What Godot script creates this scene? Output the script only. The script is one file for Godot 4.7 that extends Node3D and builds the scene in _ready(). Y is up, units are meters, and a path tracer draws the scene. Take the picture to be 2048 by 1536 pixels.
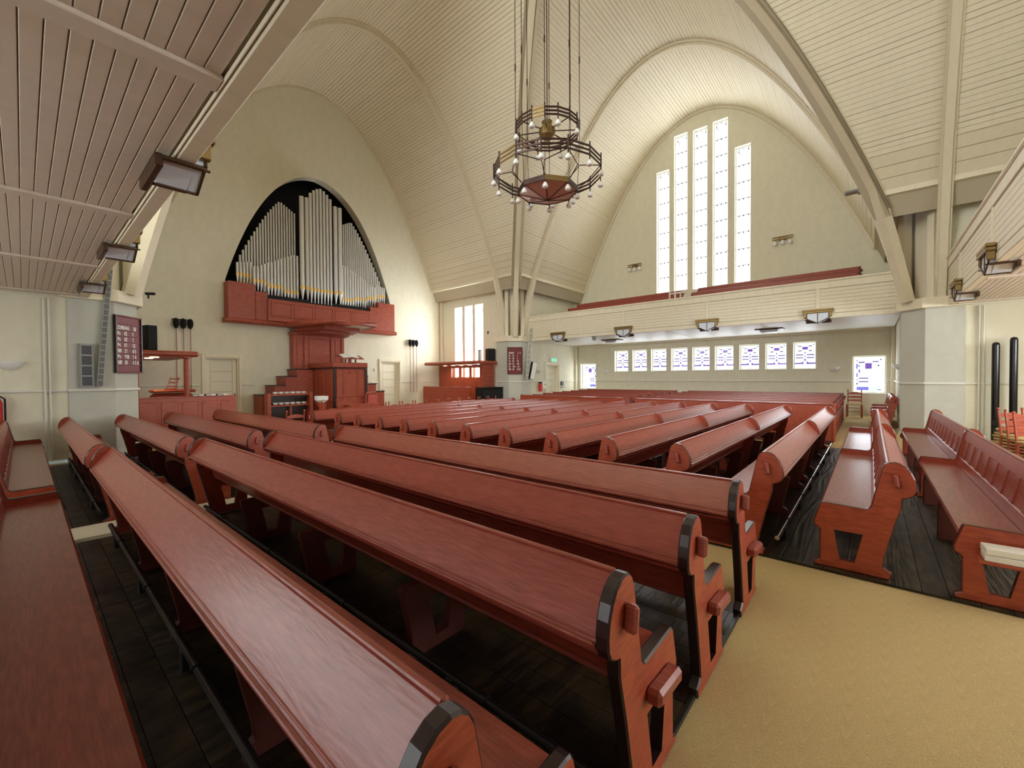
extends Node3D
# A cross-shaped church: four arms under parabolic barrel vaults, a crossing with pews, galleries, organ and pulpit.
const XC := 8.1          # centre of the crossing
const ZC := -5.8
const HW := 6.46         # half width of an arm, wall to wall
const DE := 11.65        # crossing centre to an arm's end wall
const VA := 13.38        # crown of the vault
const VB := 0.2075       # y = VA - VB * d * d
const RP := 7.1          # distance of the transverse ribs
const GD := 7.2          # distance of the gallery fronts

var M := {}              # materials
var seen := {}           # names already given
var cache := {}          # shared meshes


class Mb:
	var v := PackedVector3Array()
	var n := PackedVector3Array()

	func tri(a: Vector3, b: Vector3, c: Vector3) -> void:      # counter-clockwise from outside
		var k := (b - a).cross(c - a).normalized()
		v.append(a); v.append(c); v.append(b)
		n.append(k); n.append(k); n.append(k)

	func quad(a: Vector3, b: Vector3, c: Vector3, d: Vector3) -> void:
		tri(a, b, c)
		tri(a, c, d)

	func squad(p: Array, q: Array) -> void:                      # four points with four normals
		for i in [0, 2, 1, 0, 3, 2]:
			v.append(p[i]); n.append(q[i])

	func box(lo: Vector3, hi: Vector3) -> void:
		obox(Transform3D(Basis.IDENTITY, (lo + hi) / 2.0), hi - lo)

	func obox(t: Transform3D, s: Vector3, bev := 0.0) -> void:
		var h := s / 2.0
		if bev <= 0.0:
			var p := []
			for i in 8:
				p.append(t * Vector3(h.x if i & 1 else -h.x, h.y if i & 2 else -h.y, h.z if i & 4 else -h.z))
			quad(p[4], p[5], p[7], p[6]); quad(p[1], p[0], p[2], p[3])
			quad(p[5], p[1], p[3], p[7]); quad(p[0], p[4], p[6], p[2])
			quad(p[6], p[7], p[3], p[2]); quad(p[0], p[1], p[5], p[4])
			return
		var g := h - Vector3.ONE * bev
		for ax in 3:
			for sg in [-1.0, 1.0]:
				var u := Vector3.ZERO; u[(ax + 1) % 3] = 1.0
				var w := Vector3.ZERO; w[(ax + 2) % 3] = 1.0
				var c := Vector3.ZERO; c[ax] = h[ax] * sg
				var gu := u * g[(ax + 1) % 3]
				var gw := w * g[(ax + 2) % 3]
				if sg > 0.0:
					quad(t * (c - gu - gw), t * (c + gu - gw), t * (c + gu + gw), t * (c - gu + gw))
				else:
					quad(t * (c - gu - gw), t * (c - gu + gw), t * (c + gu + gw), t * (c + gu - gw))
		for ax in 3:                                              # twelve chamfers
			var a1 := (ax + 1) % 3
			var a2 := (ax + 2) % 3
			for s1 in [-1.0, 1.0]:
				for s2 in [-1.0, 1.0]:
					var e := Vector3.ZERO; e[ax] = g[ax]
					var p1 := Vector3.ZERO; p1[a1] = h[a1] * s1; p1[a2] = g[a2] * s2
					var p2 := Vector3.ZERO; p2[a1] = g[a1] * s1; p2[a2] = h[a2] * s2
					if s1 * s2 > 0.0:
						quad(t * (p1 + e), t * (p1 - e), t * (p2 - e), t * (p2 + e))
					else:
						quad(t * (p1 - e), t * (p1 + e), t * (p2 + e), t * (p2 - e))
		for i in 8:
			var sx := 1.0 if i & 1 else -1.0
			var sy := 1.0 if i & 2 else -1.0
			var sz := 1.0 if i & 4 else -1.0
			var pa := t * Vector3(h.x * sx, g.y * sy, g.z * sz)
			var pb := t * Vector3(g.x * sx, h.y * sy, g.z * sz)
			var pc := t * Vector3(g.x * sx, g.y * sy, h.z * sz)
			if sx * sy * sz > 0.0: tri(pa, pb, pc)
			else: tri(pa, pc, pb)

	# an outline (counter-clockwise in u, v) pushed from w = 0 to w = h; the sides may go to another builder
	func prism(pts: Array, t: Transform3D, h: float, hole := [], rim: Mb = null, bev := 0.0) -> void:
		var k := pts.size()
		var inset := []
		for i in k:
			var a: Vector2 = pts[(i + k - 1) % k]
			var b: Vector2 = pts[i]
			var c: Vector2 = pts[(i + 1) % k]
			var n1 := (b - a).normalized(); n1 = Vector2(-n1.y, n1.x)
			var n2 := (c - b).normalized(); n2 = Vector2(-n2.y, n2.x)
			var m := (n1 + n2)
			m = m / maxf(0.4, m.length_squared() / 2.0)
			inset.append(b + m * bev)
		var loop := PackedVector2Array(inset)
		if hole.size():
			var hi := 0; var oi := 0; var best := 1e9
			for i in hole.size():
				for j in k:
					var dd: float = (hole[i] as Vector2).distance_to(inset[j])
					if dd < best: best = dd; hi = i; oi = j
			loop = PackedVector2Array()
			for j in k + 1: loop.append(inset[(oi + j) % k])
			for j in hole.size() + 1: loop.append(hole[(hi - j + hole.size() * 2) % hole.size()])
		var ids := Geometry2D.triangulate_polygon(loop)
		for i in range(0, ids.size(), 3):
			var a := loop[ids[i]]; var b := loop[ids[i + 1]]; var c := loop[ids[i + 2]]
			if (b - a).cross(c - a) < 0.0:
				var x := b; b = c; c = x
			tri(t * Vector3(a.x, a.y, h), t * Vector3(b.x, b.y, h), t * Vector3(c.x, c.y, h))
			tri(t * Vector3(a.x, a.y, 0), t * Vector3(c.x, c.y, 0), t * Vector3(b.x, b.y, 0))
		var r: Mb = rim if rim else self
		for i in k:
			var j := (i + 1) % k
			var a: Vector2 = pts[i]; var b: Vector2 = pts[j]
			r.quad(t * Vector3(a.x, a.y, bev), t * Vector3(b.x, b.y, bev), t * Vector3(b.x, b.y, h - bev), t * Vector3(a.x, a.y, h - bev))
			if bev > 0.0:
				var ia: Vector2 = inset[i]; var ib: Vector2 = inset[j]
				r.quad(t * Vector3(a.x, a.y, h - bev), t * Vector3(b.x, b.y, h - bev), t * Vector3(ib.x, ib.y, h), t * Vector3(ia.x, ia.y, h))
				r.quad(t * Vector3(ia.x, ia.y, 0), t * Vector3(ib.x, ib.y, 0), t * Vector3(b.x, b.y, bev), t * Vector3(a.x, a.y, bev))
		for i in hole.size():
			var a: Vector2 = hole[i]; var b: Vector2 = hole[(i + 1) % hole.size()]
			r.quad(t * Vector3(b.x, b.y, 0), t * Vector3(a.x, a.y, 0), t * Vector3(a.x, a.y, h), t * Vector3(b.x, b.y, h))

	func tube(path: Array, r, sides := 8) -> void:
		var rings := []
		var side := Vector3.ZERO
		for i in path.size():
			var d: Vector3 = (path[mini(i + 1, path.size() - 1)] - path[maxi(i - 1, 0)]).normalized()
			if side == Vector3.ZERO:
				side = d.cross(Vector3.UP if absf(d.y) < 0.9 else Vector3.RIGHT).normalized()
			side = (side - d * side.dot(d)).normalized()
			var up := d.cross(side)
			var rr: float = r[i] if r is Array else r
			var ring := []
			for j in sides:
				var a := TAU * j / sides
				var q := side * cos(a) + up * sin(a)
				ring.append([path[i] + q * rr, q])
			rings.append([ring, path[i], d])
		for i in rings.size() - 1:
			for j in sides:
				var a = rings[i][0][j]; var b = rings[i][0][(j + 1) % sides]
				var c = rings[i + 1][0][(j + 1) % sides]; var e = rings[i + 1][0][j]
				squad([a[0], b[0], c[0], e[0]], [a[1], b[1], c[1], e[1]])
		for j in sides:
			tri(rings[0][1], rings[0][0][(j + 1) % sides][0], rings[0][0][j][0])
			tri(rings[-1][1], rings[-1][0][j][0], rings[-1][0][(j + 1) % sides][0])

	# profile of [radius, height] from bottom to top, turned about y (or a part of the turn)
	func lathe(prof: Array, at := Vector3.ZERO, sides := 16, a0 := 0.0, a1 := TAU) -> void:
		for i in prof.size() - 1:
			var r0: float = prof[i][0]; var y0: float = prof[i][1]
			var r1: float = prof[i + 1][0]; var y1: float = prof[i + 1][1]
			var sl := Vector2(y1 - y0, r0 - r1).normalized()
			for j in sides:
				var p := a0 + (a1 - a0) * j / sides
				var q := a0 + (a1 - a0) * (j + 1) / sides
				var dp := Vector3(cos(p), 0, -sin(p)); var dq := Vector3(cos(q), 0, -sin(q))
				var np := Vector3(dp.x * sl.x, sl.y, dp.z * sl.x); var nq := Vector3(dq.x * sl.x, sl.y, dq.z * sl.x)
				squad([at + dp * r0 + Vector3.UP * y0, at + dq * r0 + Vector3.UP * y0, at + dq * r1 + Vector3.UP * y1, at + dp * r1 + Vector3.UP * y1], [np, nq, nq, np])

	func mesh() -> ArrayMesh:
		var arr := []
		arr.resize(Mesh.ARRAY_MAX)
		arr[Mesh.ARRAY_VERTEX] = v
		arr[Mesh.ARRAY_NORMAL] = n
		var m := ArrayMesh.new()
		m.add_surface_from_arrays(Mesh.PRIMITIVE_TRIANGLES, arr)
		return m


func numbered(called: String) -> String:
	var k: int = seen.get(called, 0)
	seen[called] = k + 1
	return called if k == 0 else "%s_%03d" % [called, k]

func tag(o: Node, label: String, category: String, group := "", kind := "") -> void:
	if label: o.set_meta("label", label)
	if category: o.set_meta("category", category)
	if group: o.set_meta("group", group)
	if kind: o.set_meta("kind", kind)

func thing(called: String, label: String, category: String, at := Vector3.ZERO, turn := 0.0, group := "", kind := "") -> Node3D:
	var o := Node3D.new()
	o.name = numbered(called)
	o.position = at
	o.rotation.y = turn
	add_child(o, true)
	tag(o, label, category, group, kind)
	return o

func part(parent: Node, called: String, shape, mat: Material, at := Vector3.ZERO) -> MeshInstance3D:
	var o := MeshInstance3D.new()
	o.name = called
	o.mesh = shape.mesh() if shape is Mb else shape
	o.material_override = mat
	o.position = at
	parent.add_child(o, true)
	return o

func solo(called: String, label: String, category: String, shape, mat: Material, at := Vector3.ZERO, turn := 0.0, group := "", kind := "") -> MeshInstance3D:
	var o := part(self, numbered(called), shape, mat, at)
	o.rotation.y = turn
	tag(o, label, category, group, kind)
	return o

func copy(o: Node3D, label := "", at = null, turn = null) -> Node3D:
	var r: Node3D = o.duplicate()
	r.name = numbered(String(o.name).rstrip("0123456789").trim_suffix("_"))
	add_child(r, true)
	if label: r.set_meta("label", label)
	if at != null: r.position = at
	if turn != null: r.rotation.y = turn
	return r

func bx(lo: Vector3, hi: Vector3) -> Mb:
	var m := Mb.new(); m.box(lo, hi); return m

func bev(c: Vector3, s: Vector3, b := 0.006) -> Mb:
	var m := Mb.new(); m.obox(Transform3D(Basis.IDENTITY, c), s, b); return m

func vy(d: float) -> float:
	return VA - VB * d * d

# the floor falls a little towards the organ and climbs a little under the far gallery
func fy(x: float, z: float) -> float:
	return -0.0065 * maxf(0.0, -z - 1.0) * clampf((14.0 - x) / 2.0, 0.0, 1.0) + 0.017 * maxf(0.0, x - 11.8)

# an arm's own frame: x to its right, z = minus the distance outwards
func arm_turn(a: String) -> float:
	return {"n": 0.0, "e": -PI / 2, "s": PI, "w": PI / 2}[a]

func arm_node(called: String, a: String, label: String, category: String, kind := "structure") -> Node3D:
	return thing(called, label, category, Vector3(XC, 0, ZC), arm_turn(a), "", kind)

func in_arm(a: String, p: Vector3) -> Vector3:
	return Vector3(XC, 0, ZC) + Basis(Vector3.UP, arm_turn(a)) * p

const DAY_E := 1.0       # daylight of the tall windows over the far gallery
const DAY_S := 0.35       # of the right hand arm
const DAY_W := 4.2       # of the near left arm
const DAY_LOW := 1.3     # of the low windows under the far gallery
const DAY_NEAR_S := 6.5  # of the low windows on the right, out of view
const DAY_NEAR_W := 1.6  # of the low windows behind the camera
const DAY_N := 4.6       # of the chancel

func _ready() -> void:
	# camera: eye height 1.6 m in the corner aisle
	var yaw := deg_to_rad(40.5626); var pitch := deg_to_rad(-0.9438); var roll := deg_to_rad(-0.3396)
	var fw := Vector3(cos(yaw) * cos(pitch), sin(pitch), -sin(yaw) * cos(pitch))
	var rt := fw.cross(Vector3.UP).normalized(); var up := rt.cross(fw)
	var cam := Camera3D.new()
	cam.name = "camera"
	cam.basis = Basis(rt * cos(roll) + up * sin(roll), up * cos(roll) - rt * sin(roll), -fw)
	cam.position = Vector3(0, 1.6, 0)
	cam.fov = rad_to_deg(2.0 * atan(768.0 / 837.42))
	cam.near = 0.05
	cam.far = 200.0
	add_child(cam)
	cam.current = true
	var we := WorldEnvironment.new()
	we.name = "world"
	var env := Environment.new()
	var sm := ProceduralSkyMaterial.new()
	sm.sky_top_color = Color(0.62, 0.74, 0.92); sm.sky_horizon_color = Color(0.86, 0.9, 0.95)
	sm.ground_bottom_color = Color(0.4, 0.42, 0.38); sm.ground_horizon_color = Color(0.7, 0.72, 0.7)
	env.sky = Sky.new(); env.sky.sky_material = sm
	env.background_mode = Environment.BG_SKY
	env.tonemap_mode = Environment.TONE_MAPPER_LINEAR
	env.tonemap_exposure = 1.25
	env.sdfgi_enabled = true; env.ssao_enabled = true; env.ssil_enabled = true
	we.environment = env
	add_child(we)
	make_materials()
	build_shell()
	build_windows()
	build_doors()
	build_pews()
	build_organ()
	build_stalls()
	build_chancel()
	build_chairs()
	build_chandelier()
	build_lamps()
	build_wall_things()

# ---------------------------------------------------------------- materials
func noise(freq: float, sd: int, oct := 3) -> FastNoiseLite:
	var f := FastNoiseLite.new()
	f.noise_type = FastNoiseLite.TYPE_SIMPLEX
	f.frequency = freq
	f.seed = sd
	f.fractal_octaves = oct
	return f

# a seamless picture whose tone wanders between two colours; sx and sy stretch the pattern
func tone(a: Color, b: Color, sx: float, sy: float, sd: int, speck := 0.0, size := 256) -> ImageTexture:
	var f := noise(1.0, sd, 4)
	var im := Image.create(size, size, false, Image.FORMAT_RGB8)
	var rng := RandomNumberGenerator.new(); rng.seed = sd
	for y in size:
		for x in size:
			var u := TAU * x / size; var w := TAU * y / size
			var k := 0.5 + 0.75 * f.get_noise_3d(cos(u) * sx + 7.0, sin(u) * sx, cos(w) * sy) * 1.0 + 0.35 * f.get_noise_3d(sin(w) * sy, cos(u) * sx * 1.7, cos(w) * sy * 1.3 + 3.0)
			k = clampf(k + (rng.randf() - 0.5) * speck, 0.0, 1.0)
			im.set_pixel(x, y, a.lerp(b, k))
	im.generate_mipmaps()
	return ImageTexture.create_from_image(im)

func bumps(sx: float, sy: float, sd: int, strength := 2.0, speck := 0.0) -> ImageTexture:
	var size := 256
	var f := noise(1.0, sd, 3)
	var im := Image.create(size, size, false, Image.FORMAT_RGB8)
	var rng := RandomNumberGenerator.new(); rng.seed = sd
	for y in size:
		for x in size:
			var u := TAU * x / size; var w := TAU * y / size
			var k := clampf(0.5 + 0.5 * f.get_noise_3d(cos(u) * sx, sin(u) * sx + cos(w) * sy, sin(w) * sy) + (rng.randf() - 0.5) * speck, 0.0, 1.0)
			im.set_pixel(x, y, Color(k, k, k))
	im.bump_map_to_normal_map(strength)
	im.generate_mipmaps()
	return ImageTexture.create_from_image(im)

func mat(c: Color, rough := 0.6, metal := 0.0, tex: Texture2D = null, scale := 1.0, nrm: Texture2D = null, depth := 0.5) -> StandardMaterial3D:
	var m := StandardMaterial3D.new()
	m.albedo_color = c
	m.roughness = rough
	m.metallic = metal
	if tex: m.albedo_texture = tex
	if nrm:
		m.normal_enabled = true
		m.normal_texture = nrm
		m.normal_scale = depth
	if tex or nrm:
		m.uv1_triplanar = true
		m.uv1_scale = Vector3.ONE * scale
	return m

func glow(c: Color, e: float) -> StandardMaterial3D:
	var m := mat(c, 0.3)
	m.emission_enabled = true
	m.emission = c
	m.emission_energy_multiplier = e
	return m

func rgb(r: float, g: float, b: float) -> Color:
	return Color(r / 255.0, g / 255.0, b / 255.0)

func make_materials() -> void:
	var grain := tone(rgb(205, 190, 185), rgb(255, 255, 255), 0.5, 7.0, 11, 0.25)
	var grain_bump := bumps(0.6, 9.0, 12, 1.5)
	var soft := tone(rgb(248, 248, 246), rgb(255, 255, 255), 1.6, 1.6, 21, 0.05)
	var plaster_bump := bumps(6.0, 6.0, 22, 1.2, 0.25)
	var pile := tone(rgb(178, 168, 150), rgb(255, 255, 255), 9.0, 9.0, 31, 0.7)
	var pile_bump := bumps(14.0, 14.0, 32, 3.0, 0.9)
	M.wood = mat(rgb(172, 84, 69), 0.34, 0.0, grain, 1.6, grain_bump, 0.25)
	M.wood.clearcoat_enabled = true; M.wood.clearcoat = 0.35; M.wood.clearcoat_roughness = 0.22
	M.wood_end = mat(rgb(184, 86, 58), 0.4, 0.0, grain, 1.9, grain_bump, 0.25)
	M.wood_rim = mat(rgb(104, 48, 36), 0.3)
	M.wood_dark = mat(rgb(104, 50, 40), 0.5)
	M.wood_edge = mat(rgb(46, 30, 30), 0.32)
	M.wood_case = mat(rgb(176, 84, 58), 0.45, 0.0, grain, 1.1, grain_bump, 0.25)
	M.plank = mat(rgb(98, 88, 72), 0.48, 0.0, tone(rgb(70, 64, 58), rgb(190, 175, 140), 0.9, 3.5, 41, 0.3), 0.55, grain_bump, 0.4)
	M.plank2 = mat(rgb(84, 76, 64), 0.42, 0.0, tone(rgb(60, 56, 52), rgb(200, 180, 140), 1.4, 2.5, 42, 0.3), 0.4, grain_bump, 0.4)
	M.carpet = mat(rgb(244, 218, 162), 0.95, 0.0, pile, 7.0, pile_bump, 0.7)
	M.wall = mat(rgb(230, 225, 202), 0.85, 0.0, soft, 0.35)
	M.wall_low = mat(rgb(200, 200, 188), 0.8, 0.0, soft, 0.35)
	M.cream = mat(rgb(236, 226, 200), 0.55, 0.0, soft, 0.7)
	M.cream2 = mat(rgb(228, 217, 190), 0.55, 0.0, soft, 0.7)
	M.groove = mat(rgb(186, 175, 150), 0.8)
	M.soffit = mat(rgb(226, 212, 196), 0.6, 0.0, soft, 0.7)
	M.white = mat(rgb(236, 234, 226), 0.5)
	M.pale = mat(rgb(224, 222, 208), 0.5)
	M.door = mat(rgb(232, 226, 202), 0.5)
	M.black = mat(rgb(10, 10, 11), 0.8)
	M.velvet = mat(rgb(14, 13, 14), 0.95)
	M.dark_metal = mat(rgb(48, 44, 42), 0.35, 0.8)
	M.steel = mat(rgb(190, 194, 200), 0.22, 1.0)
	M.iron = mat(rgb(62, 62, 64), 0.4, 0.6)
	M.pipe_tin = mat(rgb(214, 213, 208), 0.38, 0.55)
	M.gold = mat(rgb(240, 206, 132), 0.4, 0.4)
	M.brass = mat(rgb(146, 122, 76), 0.45, 0.7)
	M.brass_dark = mat(rgb(84, 62, 42), 0.4, 0.7)
	M.bronze = mat(rgb(64, 42, 36), 0.42, 0.55)
	M.frost = mat(rgb(222, 228, 236), 0.35)
	M.frost.backlight_enabled = true; M.frost.backlight = Color(0.35, 0.37, 0.4)
	M.cup = mat(rgb(240, 240, 238), 0.2)
	M.rush = mat(rgb(222, 200, 142), 0.9, 0.0, tone(rgb(196, 180, 150), rgb(255, 255, 255), 0.7, 9.0, 51, 0.3), 5.0)
	M.speaker = mat(rgb(156, 158, 152), 0.55)
	M.grille = mat(rgb(112, 113, 110), 0.8)
	M.red = mat(rgb(205, 40, 34), 0.35)
	M.upholstery = mat(rgb(186, 82, 70), 0.8)
	M.copper = mat(rgb(200, 146, 134), 0.4, 0.15)
	M.black_gloss = mat(rgb(14, 14, 15), 0.22)
	M.board = mat(rgb(130, 42, 40), 0.5, 0.0, grain, 1.6)
	M.letter = mat(rgb(244, 240, 232), 0.5)
	M.paper = mat(rgb(240, 238, 228), 0.8)
	M.yellow = mat(rgb(214, 186, 120), 0.7, 0.0, grain, 2.0)
	M.day = glow(rgb(255, 255, 255), 1.7)
	M.day_cool = glow(rgb(238, 245, 255), 0.84)
	M.violet = glow(rgb(118, 80, 186), 0.5)
	M.mauve = glow(rgb(150, 128, 202), 0.55)
	M.blue = glow(rgb(110, 110, 212), 0.6)
	M.slate = glow(rgb(60, 58, 92), 0.3)
	M.mint = glow(rgb(200, 244, 222), 0.78)
	M.lead = mat(rgb(92, 92, 104), 0.6)
	M.lamp_on = glow(rgb(255, 232, 176), 5.0)
	M.exit = glow(rgb(110, 205, 170), 0.8)

# ---------------------------------------------------------------- the shell
# an upright wall: t maps (along, up, inwards); it fills 0 .. top(s) but for the holes
func wall_mesh(t: Transform3D, s0: float, s1: float, top: Callable, holes: Array, thick: float, step := 0.25, arch_lo := 0.0, arch_w := 0.0, arch_c := 0.0) -> Mb:
	var m := Mb.new()
	var cuts := []
	var k := int(ceil((s1 - s0) / step))
	for i in k + 1: cuts.append(s0 + (s1 - s0) * i / k)
	for h in holes:
		cuts.append(h.position.x); cuts.append(h.end.x)
	if arch_w > 0.0:
		for i in 41: cuts.append(arch_c - arch_w + arch_w * i / 20.0)
	cuts.sort()
	var q := func(s: float, y: float, w: float) -> Vector3: return t * Vector3(s, y, w)
	for i in cuts.size() - 1:
		var a: float = cuts[i]; var b: float = cuts[i + 1]
		if b - a < 0.0005 or a < s0 - 0.001 or b > s1 + 0.001: continue
		var mid := (a + b) / 2.0
		var gaps := []
		for h in holes:
			if h.position.x < mid and h.end.x > mid: gaps.append([h.position.y, h.position.y, h.end.y, h.end.y])
		if arch_w > 0.0 and absf(mid - arch_c) < arch_w: gaps.append([arch_lo, arch_lo, organ_arch(a), organ_arch(b)])
		gaps.sort_custom(func(u, v): return u[0] < v[0])
		var lo := [0.0, 0.0]
		gaps.append([top.call(a), top.call(b), 0.0, 0.0])
		for j in gaps.size():
			var g = gaps[j]
			if g[0] - lo[0] > 0.001 or g[1] - lo[1] > 0.001:
				m.quad(q.call(a, lo[0], 0), q.call(b, lo[1], 0), q.call(b, g[1], 0), q.call(a, g[0], 0))
				m.quad(q.call(b, lo[1], -thick), q.call(a, lo[0], -thick), q.call(a, g[0], -thick), q.call(b, g[1], -thick))
			if j < gaps.size() - 1:
				m.quad(q.call(a, g[0], 0), q.call(b, g[1], 0), q.call(b, g[1], -thick), q.call(a, g[0], -thick))
				m.quad(q.call(b, g[3], 0), q.call(a, g[2], 0), q.call(a, g[2], -thick), q.call(b, g[3], -thick))
				lo = [g[2], g[3]]
			else:
				m.quad(q.call(a, g[0], 0), q.call(b, g[1], 0), q.call(b, g[1], -thick), q.call(a, g[0], -thick))
	for e in [[s0, false], [s1, true]]:
		var y: float = top.call(e[0])
		var p := [q.call(e[0], 0.0, -thick), q.call(e[0], 0.0, 0.0), q.call(e[0], y, 0.0), q.call(e[0], y, -thick)]
		if e[1]: p.reverse()
		m.quad(p[0], p[1], p[2], p[3])
	for h in holes:
		var x0: float = h.position.x; var x1: float = h.end.x; var y0: float = h.position.y; var y1: float = h.end.y
		m.quad(q.call(x0, y0, 0), q.call(x0, y1, 0), q.call(x0, y1, -thick), q.call(x0, y0, -thick))
		m.quad(q.call(x1, y1, 0), q.call(x1, y0, 0), q.call(x1, y0, -thick), q.call(x1, y1, -thick))
	if arch_w > 0.0:
		for sg in [-1.0, 1.0]:
			var x: float = arch_c + arch_w * sg
			var y1: float = organ_arch(x)
			if y1 > arch_lo:
				var p := [q.call(x, arch_lo, 0), q.call(x, y1, 0), q.call(x, y1, -thick), q.call(x, arch_lo, -thick)]
				if sg > 0.0: p.reverse()
				m.quad(p[0], p[1], p[2], p[3])
	return m

func organ_arch(x: float) -> float:
	var d := absf(x)
	return 9.85 - 0.05 * d - 0.30 * d * d - 0.009 * d * d * d * d

func end_top(x: float) -> float:
	return 6.2 if absf(x) > 5.9 else vy(x) + 0.06

func end_frame() -> Transform3D:
	return Transform3D(Basis.IDENTITY, Vector3(0, 0, -DE))

func side_frame(right: bool) -> Transform3D:
	if right: return Transform3D(Basis(Vector3(0, 0, 1), Vector3.UP, Vector3(-1, 0, 0)), Vector3(HW, 0, 0))
	return Transform3D(Basis(Vector3(0, 0, -1), Vector3.UP, Vector3(1, 0, 0)), Vector3(-HW, 0, 0))

# tall windows of an end wall: centre, bottom, top
const TALL := [[-1.68, 5.55, 11.25], [-0.86, 5.55, 12.66], [-0.02, 5.5, 12.62], [0.81, 5.55, 12.66], [1.68, 5.55, 11.25]]
const LOW_X := [-3.80, -2.84, -1.885, -0.92, 0.03, 0.98, 1.945, 2.90, 3.85]

func rect_at(c: float, w: float, y0: float, y1: float) -> Rect2:
	return Rect2(c - w / 2.0, y0, w, y1 - y0)

func build_shell() -> void:
	# floor: carpet under everything, falling a little towards the organ
	var fl := thing("floor", "tan loop carpet in the aisles between the blocks of pews", "floor", Vector3.ZERO, 0.0, "", "structure")
	var m := Mb.new()
	var xs := [-3.6, 1.6, 11.8, 12.0, 14.0, 14.6, 19.8]
	var zs := [5.9, 0.7, -1.0, -6.0, -12.3, -17.6]
	for i in xs.size() - 1:
		for j in zs.size() - 1:
			var xm: float = (xs[i] + xs[i + 1]) / 2.0; var zm: float = (zs[j] + zs[j + 1]) / 2.0
			if (xm < 1.6 or xm > 14.6) and (zm > 0.7 or zm < -12.3): continue
			var p := []
			for c in [[0, 0], [1, 0], [1, 1], [0, 1]]:
				p.append(Vector3(xs[i + c[0]], fy(xs[i + c[0]], zs[j + c[1]]), zs[j + c[1]]))
			m.quad(p[0], p[1], p[2], p[3])
			var d := Vector3(0, -0.35, 0)
			m.quad(p[3] + d, p[2] + d, p[1] + d, p[0] + d)
	for e in [[Vector3(-3.9, -0.4, -12.4), Vector3(-3.55, 0, 0.8)]]:
		m.box(e[0], e[1])
	part(fl, "carpet", m, M.carpet)
	# plank platforms under the pews
	var rng := RandomNumberGenerator.new(); rng.seed = 5
	var plats := [
		["near pews", -1.25, 3.2, -5.93, -0.66, true], ["far left pews", -1.25, 3.2, -11.9, -6.5, true],
		["centre pews", 4.23, 11.45, -9.0, 1.75, false], ["left gallery pews", 12.0, 18.2, -10.4, -6.0, false], ["right gallery pews", 12.0, 18.2, -5.6, -0.66, false]]
	for pl in plats:
		var f := thing("floor", "dark worn plank platform under the %s" % pl[0], "floor", Vector3.ZERO, 0.0, "", "structure")
		var along_z: bool = pl[5]
		var w0: float = pl[1] if along_z else pl[3]; var w1: float = pl[2] if along_z else pl[4]
		var l0: float = pl[3] if along_z else pl[1]; var l1: float = pl[4] if along_z else pl[2]
		var k := int(round((w1 - w0) / 0.145))
		var pw := (w1 - w0) / k
		var under := Mb.new()
		for i in k:
			var a := w0 + pw * i + 0.002; var b := w0 + pw * (i + 1) - 0.002
			var lift := 0.02 + rng.randf() * 0.0015
			var q := Mb.new()
			var c := [Vector3(a, 0, l0), Vector3(b, 0, l0), Vector3(b, 0, l1), Vector3(a, 0, l1)] if along_z else [Vector3(l0, 0, a), Vector3(l1, 0, a), Vector3(l1, 0, b), Vector3(l0, 0, b)]
			var tp := []; var bt := []
			for v in c:
				var y := fy(v.x, v.z)
				tp.append(Vector3(v.x, y + lift, v.z)); bt.append(Vector3(v.x, y + 0.002, v.z))
			q.quad(tp[3], tp[2], tp[1], tp[0])
			for e in 4:
				var g := (e + 1) % 4
				q.quad(bt[g], bt[e], tp[e], tp[g])
			part(f, "plank", q, M.plank if rng.randf() < 0.55 else M.plank2)
	# thin metal strip along the aisle edge of the near platform
	solo("trim_1", "thin dark metal strip along the aisle edge of the near platform", "trim", bx(Vector3(-1.2, 0, -0.662), Vector3(3.22, 0.026, -0.648)), M.iron, Vector3.ZERO, 0.0, "", "structure")

	for k in 1: solo("trim_2", "cream threshold strip on the floor between near and far left pews", "trim", bx(Vector3(-1.2, -0.03, -6.46), Vector3(3.2, 0.012, -5.97)), M.cream, Vector3.ZERO, 0.0, "", "structure")
	# end walls
	var tall := []
	for w in TALL: tall.append(rect_at(w[0], 0.6, w[1], w[2]))
	var low := []
	for x in LOW_X: low.append(rect_at(x, 0.73, 1.85, 2.90))
	low.append(rect_at(-5.72, 0.92, 0.97, 2.29)); low.append(rect_at(5.76, 0.92, 0.95, 2.29))
	var we := arm_node("wall_east", "e", "grey green end wall over the far gallery with five tall windows", "wall")
	part(we, "plaster", wall_mesh(end_frame(), -HW - 0.4, HW + 0.4, end_top, tall + low, 0.4), M.wall)
	for a in ["s", "w"]:
		var ws := arm_node("wall_south" if a == "s" else "wall_west", a, "end wall of the %s with tall windows" % ("right hand arm" if a == "s" else "near left arm"), "wall")
		part(ws, "plaster", wall_mesh(end_frame(), -HW - 0.4, HW + 0.4, end_top, tall + low.slice(0, 9), 0.4), M.wall)
	var wn := arm_node("wall_north", "n", "organ wall with a tall pointed arch recess above the pulpit", "wall")
	part(wn, "plaster", wall_mesh(end_frame(), -HW - 0.4, HW + 0.4, end_top, [rect_at(-3.5, 1.02, 0.0, 2.37), rect_at(3.33, 1.02, 0.0, 2.4)], 0.4, 0.25, 3.7, 3.36, 0.0), M.wall)
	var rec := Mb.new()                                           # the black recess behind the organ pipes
	rec.quad(Vector3(-3.6, 3.6, -DE - 1.5), Vector3(3.6, 3.6, -DE - 1.5), Vector3(3.6, 10.2, -DE - 1.5), Vector3(-3.6, 10.2, -DE - 1.5))
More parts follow.
